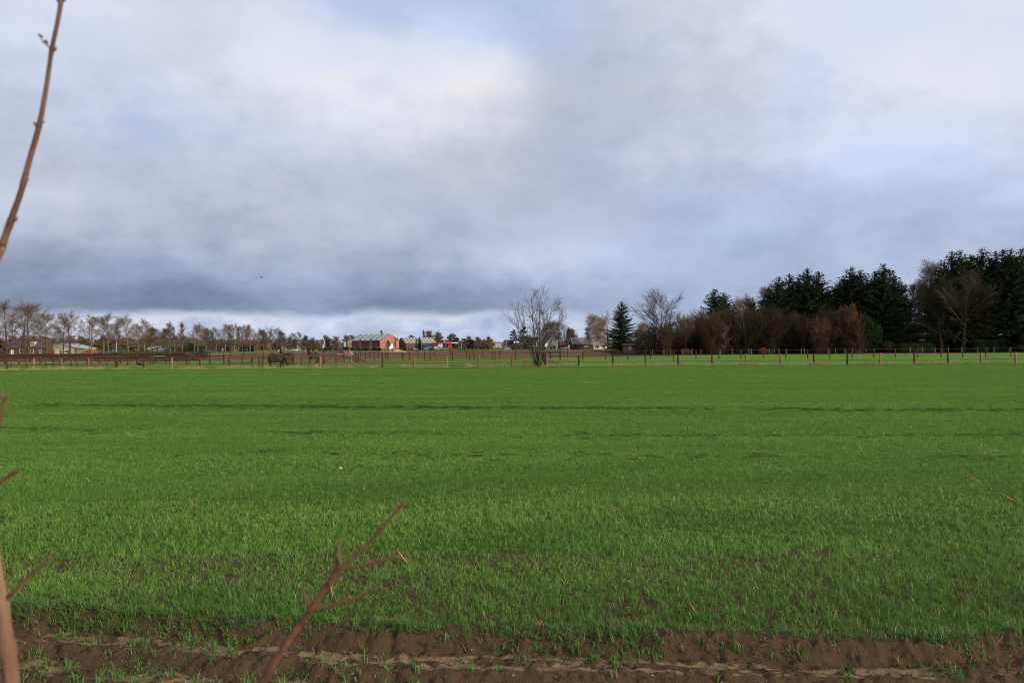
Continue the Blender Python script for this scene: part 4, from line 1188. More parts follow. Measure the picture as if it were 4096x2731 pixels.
def horse(loc, rz, head, label, coat, rugm, neck_cover=None, s=1.0, step=0.0, blaze=False, turn=0.0):
    t = empty('horse', loc, rz, label, 'horse', 'rugged horses in the paddock', s)
    v = [(-.05, 0, 1.18), (-.50, 0, 1.24), (-.78, 0, 1.26), (.35, 0, 1.20), (.62, 0, 1.24)]
    r = [.37, .36, .26, .36, .27]
    e = [(0, 1), (1, 2), (0, 3), (3, 4)]
    ct, sn = math.cos(turn), math.sin(turn)
    def rel(bx, dx, z): return (bx + dx * ct, dx * sn, z)
    if head == 'down':
        H = [rel(.62, .22, 1.12), rel(.62, .37, .82), rel(.62, .44, .55), rel(.62, .48, .36), rel(.62, .50, .12)]
    elif head == 'level':
        H = [rel(.62, .22, 1.48), rel(.62, .42, 1.68), rel(.62, .55, 1.80), rel(.62, .74, 1.66), rel(.62, .96, 1.45)]
    else:
        H = [rel(.62, .18, 1.50), rel(.62, .30, 1.78), rel(.62, .38, 2.00), rel(.62, .54, 1.88), rel(.62, .72, 1.62)]
    n = len(v); v += H; r += [.20, .155, .135, .125, .075]
    e += [(4, n)] + [(n + i, n + i + 1) for i in range(4)]
    for (sx, sy, hind) in [(.52, .17, 0), (.52, -.17, 0), (-.68, .17, 1), (-.68, -.17, 1)]:
        k = len(v); st = step * (1 if (sy > 0) ^ hind else -1)
        if hind:
            L = [(sx + .10, sy, .98), (sx - .10 + st * .5, sy, .55), (sx - .02 + st, sy, .12), (sx + .06 + st, sy, .02)]; rr_ = [.19, .11, .075, .085]
        else:
            L = [(sx, sy, .92), (sx + st * .5, sy, .48), (sx + st, sy, .12), (sx + .06 + st, sy, .02)]; rr_ = [.15, .10, .07, .085]
        v += L; r += rr_; e += [(1 if hind else 3, k), (k, k + 1), (k + 1, k + 2), (k + 2, k + 3)]
    k = len(v); v += [(-.95, 0, 1.28), (-1.02, 0, .95), (-.98, 0, .55)]; r += [.05, .07, .03]; e += [(2, k), (k, k + 1), (k + 1, k + 2)]
    skin_body('body', v, e, r, M[coat], t)
    poll, brow, muz = Vector(H[2]), Vector(H[3]), Vector(H[4])
    ax = (muz - poll).normalized(); side = Vector((-sn, ct, 0)); upv = side.cross(ax).normalized()
    if upv.dot(Vector((0, 0, 1))) < 0 and head != 'down': upv = -upv
    if head == 'down' and upv.x < 0: upv = -upv
    for sgn in (-1, 1):
        mb = MB(); b = poll + side * .07 * sgn; mb.tube([b - ax * .02, b - ax * .12 + upv * .08, b - ax * .2 + upv * .10], [.045, .04, .008], 6); mb.build('ear', M[coat], t)
    if blaze:
        mb = MB(); a = poll + ax * .12 + upv * .10; b = muz + upv * .07
        mb.tube([a, (a + b) / 2 + upv * .03, b], [.03, .055, .045], 6); mb.build('blaze', M['blaze'], t, True)
    mb = MB(); top = [poll - ax * .02 + upv * .05, Vector(H[1]) + Vector((-.16, 0, .08)), Vector(H[0]) + Vector((-.2, 0, .12))]
    if head == 'down': top = [poll + Vector((-.10, 0, .10)), Vector(H[1]) + Vector((-.06, 0, .17)), Vector(H[0]) + Vector((-.02, 0, .20))]
    mb.tube(top, [.03, .055, .04], 6); mb.build('mane', M['black'], t, True)
    # rug: arched cover, open below
    if rugm:
        mb = MB(); secs = []
        xs = [-.98, -.90, -.72, -.45, -.15, .15, .40, .60, .72]
        wd = [.20, .30, .375, .40, .41, .41, .40, .34, .24]; tp = [1.30, 1.46, 1.57, 1.60, 1.575, 1.56, 1.585, 1.58, 1.50]; bt = [.80, .72, .66, .64, .63, .63, .66, .76, .95]
        for x_, w_, a_, b_ in zip(xs, wd, tp, bt):
            row = []
            for j in range(13):
                u = -1 + j / 6.0
                ang = u * PI * .5
                if abs(u) < .62: yy, zz_ = w_ * math.sin(u / .62 * PI / 2), a_ - (a_ - 1.15) * (1 - math.cos(u / .62 * PI / 2)) * .95
                else: yy, zz_ = math.copysign(w_ * (1.0 + .06 * (abs(u) - .62)), u), 1.17 + (b_ - 1.17) * (abs(u) - .62) / .38 + .02 * math.sin(9 * x_)
                row.append((x_, yy, zz_))
            secs.append(row)
        vs = [p for row in secs for p in row]; fs = [(i * 13 + j, i * 13 + j + 1, i * 13 + j + 14, i * 13 + j + 13) for i in range(len(secs) - 1) for j in range(12)]
        mb.add(vs, fs)
        o = mb.build('rug', M[rugm], t, True)
        so = o.modifiers.new('thick', 'SOLIDIFY'); so.thickness = .02
        mb = MB(); mb.box(-.99, -.96, -.16, .16, .80, 1.30); mb.build('tail_flap', M[rugm], o)
        if neck_cover:
            mb = MB(); pts = [Vector((.50, 0, 1.32)), Vector(H[0]) + Vector((-.03, 0, .02)), Vector(H[1]), Vector(H[1]).lerp(Vector(H[2]), .35)]
            mb.tube(pts, [.38, .275, .21, .17], 12, False); mb.build('neck_cover', M[neck_cover], t, True)
    return t


horse(at(1108, 103.2), rad(4), 'down', 'dark horse in a muddy rug grazing with its head down at the near fence', 'horse', 'rug', None, 1.12, .12, False)
horse(at(1146, 117.5), rad(180), 'up', 'bay horse with a white blaze standing head raised behind the grazing horse', 'horse', 'rug', 'rug', 1.08, .05, True, rad(70))
horse(at(1254, 126), rad(216), 'up', 'dark horse with white muzzle mark and raised head left of the gates', 'horse', 'rug', 'rug', 1.0, .06, True, rad(10))
horse(at(1388, 140), rad(172), 'level', 'chestnut horse in a pale tan rug with slate collar behind the gates', 'chest', 'rug_t', 'rug_n', 1.12, .05, False, rad(-8))

# ------------------------------------------------------------------ buildings
def window(parent, ax, u, z, w, h, off, name='window'):
    """ax: 'f' (on the -y wall at y=off) or 'g' (on the +x wall at x=off)"""
    fr, pn = MB(), MB()
    if ax == 'f':
        fr.box(u - w / 2, u + w / 2, off - .06, off + .05, z - h / 2, z + h / 2); pn.box(u - w / 2 + .12, u - .05, off - .075, off - .055, z - h / 2 + .12, z + h / 2 - .12); pn.box(u + .05, u + w / 2 - .12, off - .075, off - .055, z - h / 2 + .12, z + h / 2 - .12)
    else:
        fr.box(off - .05, off + .06, u - w / 2, u + w / 2, z - h / 2, z + h / 2); pn.box(off + .055, off + .075, u - w / 2 + .12, u - .05, z - h / 2 + .12, z + h / 2 - .12); pn.box(off + .055, off + .075, u + .05, u + w / 2 - .12, z - h / 2 + .12, z + h / 2 - .12)
    o = fr.build(name, M['white'], parent)
    pn.build('pane', M['glass'], o)


def gable_walls(L, d, he, hr):
    mb = MB(); mb.add([(-L / 2, -d / 2, -.3), (-L / 2, d / 2, -.3), (-L / 2, d / 2, he), (-L / 2, 0, hr), (-L / 2, -d / 2, he), (L / 2, -d / 2, -.3), (L / 2, d / 2, -.3), (L / 2, d / 2, he), (L / 2, 0, hr), (L / 2, -d / 2, he)],
                      [(0, 1, 2, 3, 4), (5, 9, 8, 7, 6), (0, 4, 9, 5), (1, 6, 7, 2), (4, 3, 8, 9), (3, 2, 7, 8), (0, 5, 6, 1)])
    return mb


def slab(L, d, he, hr, sgn, ov=.35, th=.16):
    mb = MB(); sl_ = (hr - he) / (d / 2)
    y0, z0 = 0, hr + .03; y1, z1 = sgn * (d / 2 + ov), he - ov * sl_ + .03
    mb.add([(-L / 2 - ov, y0, z0), (L / 2 + ov, y0, z0), (L / 2 + ov, y1, z1), (-L / 2 - ov, y1, z1), (-L / 2 - ov, y0, z0 + th), (L / 2 + ov, y0, z0 + th), (L / 2 + ov, y1, z1 + th), (-L / 2 - ov, y1, z1 + th)],
           [(0, 1, 2, 3), (4, 7, 6, 5), (0, 4, 5, 1), (3, 2, 6, 7), (0, 3, 7, 4), (1, 5, 6, 2)])
    return mb


def house(name, label, px, D, L, d, he, hr, rz, wall, roof, wins=(), cat='house', group='far buildings', gable=None, chimney=None, door=None, skylights=None, dormer=None, ov=.35, bargeboard=False):
    t = empty(name, at(px, D), rz, label, cat, group)
    gable_walls(L, d, he, hr).build('wall', M[wall], t)
    if gable:
        mb = MB(); x = L / 2 + .03
        mb.add([(x, -d / 2, -.2), (x, d / 2, -.2), (x, d / 2, he), (x, 0, hr - .02), (x, -d / 2, he), (x + .04, -d / 2, -.2), (x + .04, d / 2, -.2), (x + .04, d / 2, he), (x + .04, 0, hr - .02), (x + .04, -d / 2, he)],
               [(0, 1, 2, 3, 4), (5, 9, 8, 7, 6), (0, 4, 9, 5), (1, 6, 7, 2), (4, 3, 8, 9), (3, 2, 7, 8), (0, 5, 6, 1)])
        mb.build('gable_cladding', M[gable], t)
    r1 = slab(L, d, he, hr, -1, ov).build('roof', M[roof], t)
    slab(L, d, he, hr, 1, ov).build('roof', M[roof], t)
    if skylights:
        sl_ = (hr - he) / (d / 2)
        for (u0, u1, v0, v1) in skylights:        # u along the ridge, v from the eave (0) to the ridge (1)
            mb = MB(); yy = lambda v: -(d / 2) * (1 - v); zz = lambda v: he + (hr - he) * v + .215
            mb.add([(u0, yy(v0), zz(v0)), (u1, yy(v0), zz(v0)), (u1, yy(v1), zz(v1)), (u0, yy(v1), zz(v1))] + [(u0, yy(v0), zz(v0) - .04), (u1, yy(v0), zz(v0) - .04), (u1, yy(v1), zz(v1) - .04), (u0, yy(v1), zz(v1) - .04)],
                   [(0, 1, 2, 3), (4, 7, 6, 5), (0, 4, 5, 1), (1, 5, 6, 2), (2, 6, 7, 3), (3, 7, 4, 0)])
            mb.build('skylight', M['skylight'], r1)
    if chimney is not None:
        mb = MB(); mb.box(chimney - .35, chimney + .35, -.35, .35, hr - .4, hr + .9); mb.box(chimney - .4, chimney + .4, -.4, .4, hr + .9, hr + 1.0); mb.build('chimney', M['brick_b'], r1)
    for (ax, u, z, w, h) in wins:
        window(t, ax, u, z, w, h, -d / 2 if ax == 'f' else L / 2 + (.08 if gable else 0))
    if door:
        ax, u, w, h, dm = door; mb = MB()
        o_ = -d / 2 if ax == 'f' else L / 2 + (.08 if gable else 0)
        if ax == 'f': mb.box(u - w / 2, u + w / 2, o_ - .08, o_ + .02, -.1, h)
        else: mb.box(o_ - .02, o_ + .08, u - w / 2, u + w / 2, -.1, h)
        dd = mb.build('door', M[dm], t)
        mb = MB()
        if ax == 'f': mb.box(u + w * .3, u + w * .38, o_ - .13, o_ - .08, h * .45, h * .5)
        else: mb.box(o_ + .08, o_ + .13, u + w * .3, u + w * .38, h * .45, h * .5)
        mb.build('handle', M['black'], dd)
    if dormer:
        u, w = dormer; mb = MB(); mb.box(u - w / 2, u + w / 2, -d / 2 + .8, -.6, he + .4, he + (hr - he) * .72); o_ = mb.build('dormer', M['white'], t)
        window(o_, 'f', u, he + (hr - he) * .45, w * .8, (hr - he) * .3, -d / 2 + .8, 'dormer_window')
    if bargeboard:
        for x in (-L / 2 - ov, L / 2 + ov):
            for sg in (-1, 1):
                mb = MB(); mb.tube([(x, 0, hr + .1), (x, sg * (d / 2 + ov), he - ov * (hr - he) / (d / 2) + .1)], [.13, .13], 4); mb.build('bargeboard', M['white'], t)
    return t


house('red_barn', 'large red clad barn with pale green roof and five light roof strips', 1499, 458, 23, 15.5, 5.7, 9.3, rad(-35), 'barnred', 'roof_green',
      [('f', -8.2, 1.5, 2.2, 1.2), ('f', -3.6, 1.5, 2.2, 1.2), ('f', .9, 1.5, 2.2, 1.2), ('f', 5.0, 1.5, 2.2, 1.2), ('f', 8.9, 1.5, 2.0, 1.2)], 'barn', gable='barnpink', door=('g', 1.0, 3.3, 3.6, 'white'),
      skylights=[(-8.6, -7.6, .05, .95), (-4.3, -3.3, .05, .95), (0, 1.0, .05, .95), (4.3, 5.3, .05, .95), (8.6, 9.6, .05, .95)])
house('brown_barn', 'brown brick barn with grey roof and rows of white skylights', 1668, 470, 20, 12.5, 3.9, 7.3, rad(32), 'brick_b', 'roof_grey', [], 'barn',
      skylights=[(-9 + 2.1 * i, -7.7 + 2.1 * i, v, v + .12) for v in (.2, .5, .8) for i in range(9)])
house('low_shed', 'low open shed with red brick end right of the brown barn', 1722, 462, 9, 6, 2.6, 3.9, rad(10), 'brick', 'roof_dark', [], 'shed')
house('farm_barn', 'large farm barn with long dark roof behind the left tree row', 727, 440, 15, 14, 4.0, 7.6, rad(4), 'darkwood', 'roof_dark', [], 'barn', skylights=[(-6 + 2.2 * i, -5.2 + 2.2 * i, .12, .25) for i in range(6)])
house('open_shed', 'lower dark roofed shed in front of the large farm barn', 738, 428, 13, 7, 2.6, 4.4, rad(2), 'darkwood', 'roof_dark', [], 'shed', skylights=[(-5 + 2.0 * i, -4.2 + 2.0 * i, .55, .68) for i in range(5)])
house('grey_shed', 'grey boarded gable shed right of the farm barn', 809, 430, 6, 4.6, 2.1, 3.6, rad(-90), 'greywall', 'roof_brown', [], 'shed')
house('grey_shed', 'long low grey shed left of the farm barn', 640, 430, 12, 5, 1.9, 3.2, rad(6), 'greywall', 'roof_pale', [], 'shed')
house('brick_cottage', 'red brick cottage with white windows behind the left tree row', 888, 436, 11, 7, 2.6, 5.4, rad(-8), 'brick', 'roof_brown', [('f', -2.8, 1.4, 1.5, 1.5), ('f', .6, 1.4, 1.5, 1.5), ('f', 3.6, 1.5, 1.1, 1.2)], chimney=2.5, door=('f', 2.2, 1.0, 2.1, 'white'))
house('garden_shed', 'small grey shed left of the red brick cottage', 845, 432, 5, 4, 2.0, 3.0, 0, 'greywall', 'roof_dark', [], 'shed')
house('green_barn', 'dark green gable barn right of the red brick cottage', 982, 446, 9, 8, 2.8, 5.8, rad(20), 'greenwood', 'roof_brown', [('f', 0, 1.3, 1.3, 1.0)], 'barn')
house('long_house', 'brick farmhouse with dark roof and white dormer at the left', 128, 335, 15, 9, 2.9, 6.4, rad(5), 'brick', 'roof_dark', [('f', -2.0, 1.5, 1.6, 1.7), ('f', 2.2, 1.4, 1.3, 1.5), ('f', 5.2, 1.4, 1.3, 1.5)], chimney=6.4, dormer=(2.0, 1.9), door=('f', -5.6, 1.1, 2.1, 'white'))
house('brick_shed', 'low red brick shed with dark roof left of the farmhouse', 66, 338, 8, 6, 2.1, 4.0, rad(12), 'brick', 'roof_dark', [], 'shed')
cs_ = house('cream_shed', 'low wide cream shed with pale grey shallow gable at the left', 272, 345, 14, 16.5, 2.5, 4.6, rad(-90), 'cream', 'roof_pale', [('g', -3, 1.3, 1.4, 1.0), ('g', 3, 1.3, 1.4, 1.0)], 'shed', ov=.5)
mb = MB(); mb.add([(7.02, -8.25, 2.5), (7.02, 8.25, 2.5), (7.02, 0, 4.6), (7.1, -8.25, 2.5), (7.1, 8.25, 2.5), (7.1, 0, 4.6)], [(0, 2, 1), (3, 4, 5), (0, 1, 4, 3), (1, 2, 5, 4), (2, 0, 3, 5)]); mb.build('gable_cladding', M['roof_pale'], cs_)
house('far_house', 'small red roofed house far behind the bare trees', 1062, 620, 13, 8, 2.4, 5.2, 0, 'brick_b', 'roof_red', [], 'house')
house('far_house', 'orange roofed cottage with white gable far left of the barns', 1168, 610, 8, 7, 2.8, 5.6, rad(-30), 'render', 'roof_red', [('f', 0, 1.5, 1.2, 1.2)], 'house', gable='render')
house('white_house', 'white house with steep dark roof left of the green shed', 2038, 470, 7, 6, 2.6, 5.6, rad(-35), 'render', 'roof_dark', [('g', 0, 1.5, 1.2, 1.3)])
house('green_shed', 'dark green shed with red door and small pale windows', 2077, 440, 8.6, 4.5, 2.5, 3.7, rad(3), 'greenwood', 'roof_brown', [('f', -2.2, 1.5, .9, .9), ('f', 2.9, 1.5, .9, .9)], 'shed', door=('f', -.6, 1.0, 1.9, 'red'))
house('white_house', 'white house with broad dark roof behind the many stemmed tree', 2118, 455, 10, 8, 2.8, 7.0, rad(-25), 'render', 'roof_dark', [('g', -1.5, 1.5, 1.2, 1.3), ('f', 1, 1.5, 1.2, 1.3)], chimney=0)
house('white_house', 'white gabled house right of the many stemmed tree trunk', 2192, 462, 9, 7.6, 3.0, 7.2, rad(-70), 'render', 'roof_dark', [('g', -1.6, 1.6, 1.1, 1.3), ('g', 1.6, 1.6, 1.1, 1.3), ('g', 0, 4.3, 1.0, 1.1)])
house('timber_barn', 'dark timber barn with grey roof and white roof edges', 2325, 430, 11.2, 7.5, 3.0, 6.2, rad(12), 'darkwood', 'roof_grey', [('f', 1.6, 1.6, 2.0, .9)], 'barn', bargeboard=True)
house('lean_to', 'white walled outbuilding with dark roof left of the timber barn', 2274, 445, 6, 5, 2.3, 5.0, rad(-55), 'render', 'roof_dark', [], 'outbuilding')
house('bungalow', 'pale bungalow with grey roof right of the timber barn', 2410, 450, 15, 7, 2.1, 5.0, rad(-3), 'render', 'roof_grey', [('f', -3.4, 1.2, 2.4, 1.3), ('f', .4, 1.2, 2.0, 1.3)])
house('small_hut', 'small brown hut with flat dark roof beside the lone spruce', 2520, 250, 4.4, 3, 2.2, 2.5, rad(-5), 'brick_b', 'roof_dark', [('f', 0, 1.4, 1.0, .8)], 'hut')
hb = house('brick_house', 'brown brick house with gable and white window frames among the trees at right', 3716, 232, 9, 9.6, 5.2, 10.2, rad(-96), 'brick_b', 'roof_brown', [('g', -1.5, 5.8, 2.6, 1.9), ('g', 2.9, 5.8, 1.6, 1.9), ('g', -.6, 1.6, 2.6, 1.4)], bargeboard=True, chimney=1)
house('house_wing', 'dark roofed wing with roof windows left of the brick gable at right', 3605, 235, 9.5, 9, 3.6, 7.8, rad(-3), 'brick_b', 'roof_brown', [], 'house', skylights=[(-3.8, -3.0, .25, .6), (.8, 2.2, .25, .6)])
house('low_outbuilding', 'low dark roofed outbuilding behind the right-hand spruce trunks', 3965, 225, 14, 6, 2.4, 4.2, rad(2), 'brick_b', 'roof_dark', [('f', 0, 1.2, 1.4, 1.0)], 'outbuilding')

# hay heap
mb = MB(); nx = 22
hv = []
for j in range(9):
    for i in range(nx):
        u, v = i / (nx - 1) * 2 - 1, j / 8 * 2 - 1
        hgt = max(0, (1 - u * u) * (1 - v * v)) ** .7 * (.5 + 1.4 * vnoise(i * .4, j * .5)) * (.7 if u < 0 else 1.5) * .55
        hv.append((u * 5.2, v * 2, float(hgt) - .03))
mb.add(hv, [(j * nx + i, j * nx + i + 1, (j + 1) * nx + i + 1, (j + 1) * nx + i) for j in range(8) for i in range(nx - 1)])
tag(mb.build('straw_heap', M['hay'], None, True, loc=at(1575, 330, .05)), 'low pale yellow straw heap at the ploughed field edge before the red barn', 'straw heap')

# banner flags
for i, (px, c1, c2, lab) in enumerate([(1377, 'white', 'red', 'white banner flag with a red top edge left of the red barn'), (1391, 'yellow', 'white', 'yellow banner flag with grey lettering left of the red barn'), (1401, 'barnpink', 'white', 'pinkish white banner flag nearest the red barn')]):
    t = empty('banner_flag', at(px, 440), rad(-12), lab, 'flag', 'banner flags by the red barn')
    mb = MB(); mb.tube([(0, 0, -.2), (0, 0, 5.6)], [.05, .04], 8); mb.build('pole', M['pole'], t)
    mb = MB(); n0 = 8
    for k in range(n0 + 1):
        for w in (0, 1):
            mb.v.append((.06 + w * .95, .05 * math.sin(k * .9) * (w + .3), 2.0 + k * 3.4 / n0))
    for k in range(n0): mb.f.append((k * 2, k * 2 + 1, k * 2 + 3, k * 2 + 2))
    fl = mb.build('cloth', M[c1], t); fl.modifiers.new('thick', 'SOLIDIFY').thickness = .01
    mb = MB(); mb.box(.08, 1.0, -.09, -.07, 5.0, 5.4); mb.build('band', M[c2], fl)
    if i == 1:
        for k in range(7):
            mb = MB(); mb.box(.42, .74, -.10, -.085, 2.6 + k * .33, 2.6 + k * .33 + .22); mb.build('letter_block', M['greytext'], fl)

# lamp posts, poles, signs
def lamp(px, D, top, label, mat='pole', arm=1):
    t = empty('street_lamp', at(px, D), 0, label, 'street lamp', 'street lamps along the far road')
    H = height(px, top, D)
    mb = MB(); mb.tube([(0, 0, -.2), (0, 0, H * .3), (0, 0, H * .96), (arm * .25, 0, H), (arm * .9, 0, H)], [.10, .085, .06, .05, .045], 8); mb.build('pole', M[mat], t, True)
    mb = MB(); mb.box(arm * .8 - .1, arm * .8 + .55 * arm if arm > 0 else arm * .8 + .1, -.13, .13, H - .08, H + .07) if arm > 0 else mb.box(arm * 1.3, arm * .75, -.13, .13, H - .08, H + .07); mb.build('lamp_head', M['white'], t)


lamp(51, 240, 1282, 'slender brown lamp post at the far left beside the second roadside tree', 'polered')
lamp(358, 262, 1278, 'brown lamp post in the left tree row beside the orange tarp', 'polered')
lamp(1188, 440, 1368, 'thin grey lamp post carrying a small blue sign')
lamp(1686, 430, 1352, 'grey lamp post beside the brown brick barn')
lamp(1846, 431, 1363, 'white lamp post right of the red crane truck')
lamp(2026, 431, 1359, 'grey lamp post before the white house left of the green shed', arm=-1)
lamp(2382, 425, 1340, 'white lamp post before the timber barn')
t = empty('road_sign', at(1190, 439.5), 0, 'small blue street sign on the thin grey lamp post', 'sign'); mb = MB(); mb.box(.05, .75, -.04, -.01, 2.9, 3.2); mb.build('plate', M['blue'], t); mb = MB(); mb.tube([(0, 0, 0), (0, 0, 3.3)], [.04, .04], 6); mb.build('post', M['pole'], t)
t = empty('white_post', at(466, 250), 0, 'pale slender pole standing in the left tree row by the blue crates', 'pole'); mb = MB(); mb.tube([(0, 0, -.1), (0, 0, 2.5), (0, 0, 4.6)], [.09, .08, .06], 8); mb.build('shaft', M['pole'], t, True)
# bent white flue
t = empty('flue_pipe', at(1292, 445), 0, 'tall bent white flue pipe behind the hedgerow', 'pipe')
mb = MB(); mb.tube([(0, 0, 0), (0, 0, 3.0), (.15, 0, 3.7), (.8, 0, 3.9), (.9, 0, 4.6), (.9, 0, 5.6)], [.32, .32, .3, .26, .24, .24], 10); mb.build('pipe', M['white'], t, True)
mb = MB(); mb.tube([(1.05, 0, 0), (1.05, 0, 4.3)], [.09, .09], 7); mb.build('support', M['white'], t)
mb = MB(); mb.tube([(1.3, 0, 4.7), (1.3, 0, 5.3)], [.3, .36], 9); mb.build('cowl', M['black'], t)
# pylon
t = empty('power_pylon', at(1977, 1300), 0, 'tiny distant lattice power pylon on the horizon', 'pylon')
mb = MB()
for sx in (-1, 1):
    for sy in (-1, 1): mb.tube([(sx * 1.8, sy * 1.8, 0), (sx * .5, sy * .5, 14)], [.16, .1], 4)
for k in range(6):
    z0, z1 = k * 2.2, (k + 1) * 2.2; w0, w1 = 1.8 - 1.3 * z0 / 14, 1.8 - 1.3 * z1 / 14
    mb.tube([(-w0, -w0, z0), (w1, -w1, z1)], [.09, .09], 4); mb.tube([(w0, -w0, z0), (-w1, -w1, z1)], [.09, .09], 4)
mb.build('mast', M['pole'], t)
for z, w in ((8.4, 4.6), (10.6, 3.4)):
    mb = MB(); mb.tube([(-w, 0, z), (0, 0, z + .5), (w, 0, z)], [.1, .18, .1], 4); mb.build('crossarm', M['pole'], t)

# ------------------------------------------------------------------ vehicles
WH = MB(); WH.tube([(0, -.11, 0), (0, .11, 0)], [.33, .33], 14)
WHM = WH.mesh('wheel', M['tyre']); RIM = MB(); RIM.tube([(0, -.125, 0), (0, .125, 0)], [.19, .19], 10); RIMM = RIM.mesh('rim', M['steel'])


def wheels(t, xs, y, r=1.0):
    for x in xs:
        for sy in (-y, y):
            w = link('wheel', WHM, t, (x, sy, .33 * r), (0, 0, 0), (r, r, r)); link('rim', RIMM, w)


def car(px, D, rz, paint, label, van=False):
    t = empty('parked_car', at(px, D, .06), rz, label, 'car', 'parked vehicles along the far road')
    if van: pr = [(-2.3, .35), (-2.3, 1.95), (-2.1, 2.1), (.9, 2.1), (1.45, 1.35), (2.25, 1.1), (2.35, .7), (2.3, .35)]; gl = [(.55, 1.4), (.5, 1.95), (.95, 1.95), (1.42, 1.4)]
    else: pr = [(-2.05, .35), (-2.1, .9), (-1.75, 1.0), (-1.35, 1.42), (.25, 1.45), (.95, .98), (1.9, .82), (2.1, .6), (2.05, .35)]; gl = [(-1.5, 1.0), (-1.25, 1.36), (.2, 1.38), (.8, 1.0)]
    mb = MB(); mb.prism(pr, -.85, .85); b = mb.build('body', M[paint], t); bv = b.modifiers.new('b', 'BEVEL'); bv.width = .08; bv.segments = 2
    mb = MB(); mb.prism(gl, -.865, .865); mb.build('window', M['glass'], t)
    wheels(t, (-1.3, 1.3), .78)
    for sy in (-.6, .6):
        x = 2.28 if van else 2.03
        mb = MB(); mb.box(x - .05, x + .05, sy - .16, sy + .16, .66, .8); mb.build('headlight', M['white'], t)


car(2249, 426, rad(195), 'red', 'small red car parked beside the clipped russet bush')
car(2262, 421, rad(188), 'whitep', 'white car parked in front of the red car')
car(8, 330, rad(10), 'black', 'black car parked at the far left edge')
car(1708, 438, rad(200), 'blue', 'blue van parked right of the brown brick barn', True)
car(1655, 440, rad(170), 'whitep', 'pale car parked before the brown brick barn')
car(1752, 442, rad(5), 'whitep', 'white van parked under the red crane boom', True)
car(1779, 441, rad(175), 'whitep', 'white car under the front of the crane boom')
# crane truck
t = empty('crane_truck', at(1775, 450), rad(2), 'red crane truck with a long horizontal telescopic boom', 'truck')
mb = MB(); mb.box(-5.5, 4.5, -1.2, 1.2, .7, 1.3); mb.build('chassis', M['redor'], t)
mb = MB(); mb.prism([(2.6, 1.3), (2.6, 3.2), (3.0, 3.35), (4.3, 3.2), (4.7, 2.2), (4.7, 1.0), (2.6, 1.0)], -1.15, 1.15); mb.build('cab', M['redor'], t)
mb = MB(); mb.prism([(3.2, 2.2), (3.2, 3.0), (4.2, 3.0), (4.5, 2.2)], -1.17, 1.17); mb.build('cab_window', M['glass'], t)
mb = MB(); mb.tube([(-7.5, 0, 3.0), (-6.5, 0, 3.75), (-2, 0, 4.0), (4.3, 0, 4.0)], [.35, .55, .62, .62], 10); mb.build('boom', M['red'], t, True)
mb = MB(); mb.tube([(4.2, 0, 4.0), (8.2, 0, 4.15)], [.42, .36], 8); mb.tube([(6.2, 0, 3.9), (7.6, 0, 3.5)], [.12, .12], 6); mb.build('boom_tip', M['skylight'], t)
mb = MB(); mb.box(-3.0, -.6, -1.1, 1.1, 1.3, 3.5); mb.build('turntable', M['whitep'], t)
wheels(t, (-4.2, -2.9, 3.4), 1.05, 1.5)
# orange tarp, blue crates
t = empty('orange_skip', at(371, 340), 0, 'bright orange covered container right of the cream shed', 'container')
mb = MB(); mb.prism([(-2.7, .1), (-2.9, 1.7), (2.9, 1.5), (2.6, .1)], -1.1, 1.1); mb.build('tub', M['orange'], t)
mb = MB(); mb.prism([(-2.95, 1.72), (-1.5, 2.0), (.5, 1.85), (2.95, 1.55)], -1.15, 1.15); mb.build('cover', M['orange'], t)
for i, (px, w, h) in enumerate([(406, 1.4, .9), (420, 1.6, 1.2), (434, 1.2, .9), (447, 1.5, 1.3), (461, 1.4, 1.0), (473, 1.2, 1.35), (483, 1.0, 1.3)]):
    t = empty('blue_crate', at(px, 338), .1 * i, 'blue plastic crate stack by the orange container, %s from the left' % ordn(i), 'crate', 'blue crates by the orange container')
    for k in range(3):
        mb = MB(); mb.box(-w / 2, w / 2, -.5, .5, k * h / 3 + .02, (k + 1) * h / 3 - .03); mb.build('tier', M['blue'] if k != 1 else M['blued'], t)
# swing set with slide
t = empty('climbing_frame', at(806, 424), 0, 'wooden climbing frame with a blue slide on the farm lawn', 'play frame')
mb = MB()
for sx in (-.8, .5):
    for sy in (-.6, .6): mb.box(sx - .06, sx + .06, sy - .06, sy + .06, 0, 2.0)
mb.box(-.9, .6, -.7, .7, 1.0, 1.1); mb.build('frame', M['rail'], t)
mb = MB(); mb.prism([(-1.0, 2.0), (-.15, 2.7), (.7, 2.0)], -.75, .75); mb.build('roof', M['rail_d'], t)
mb = MB(); mb.add([(.55, -.25, 1.1), (.55, .25, 1.1), (2.3, .25, .15), (2.3, -.25, .15), (.55, -.25, 1.0), (.55, .25, 1.0), (2.3, .25, .05), (2.3, -.25, .05)], [(0, 1, 2, 3), (7, 6, 5, 4), (0, 3, 7, 4), (1, 5, 6, 2), (2, 6, 7, 3), (0, 4, 5, 1)])
mb.build('slide', M['blued'], t)
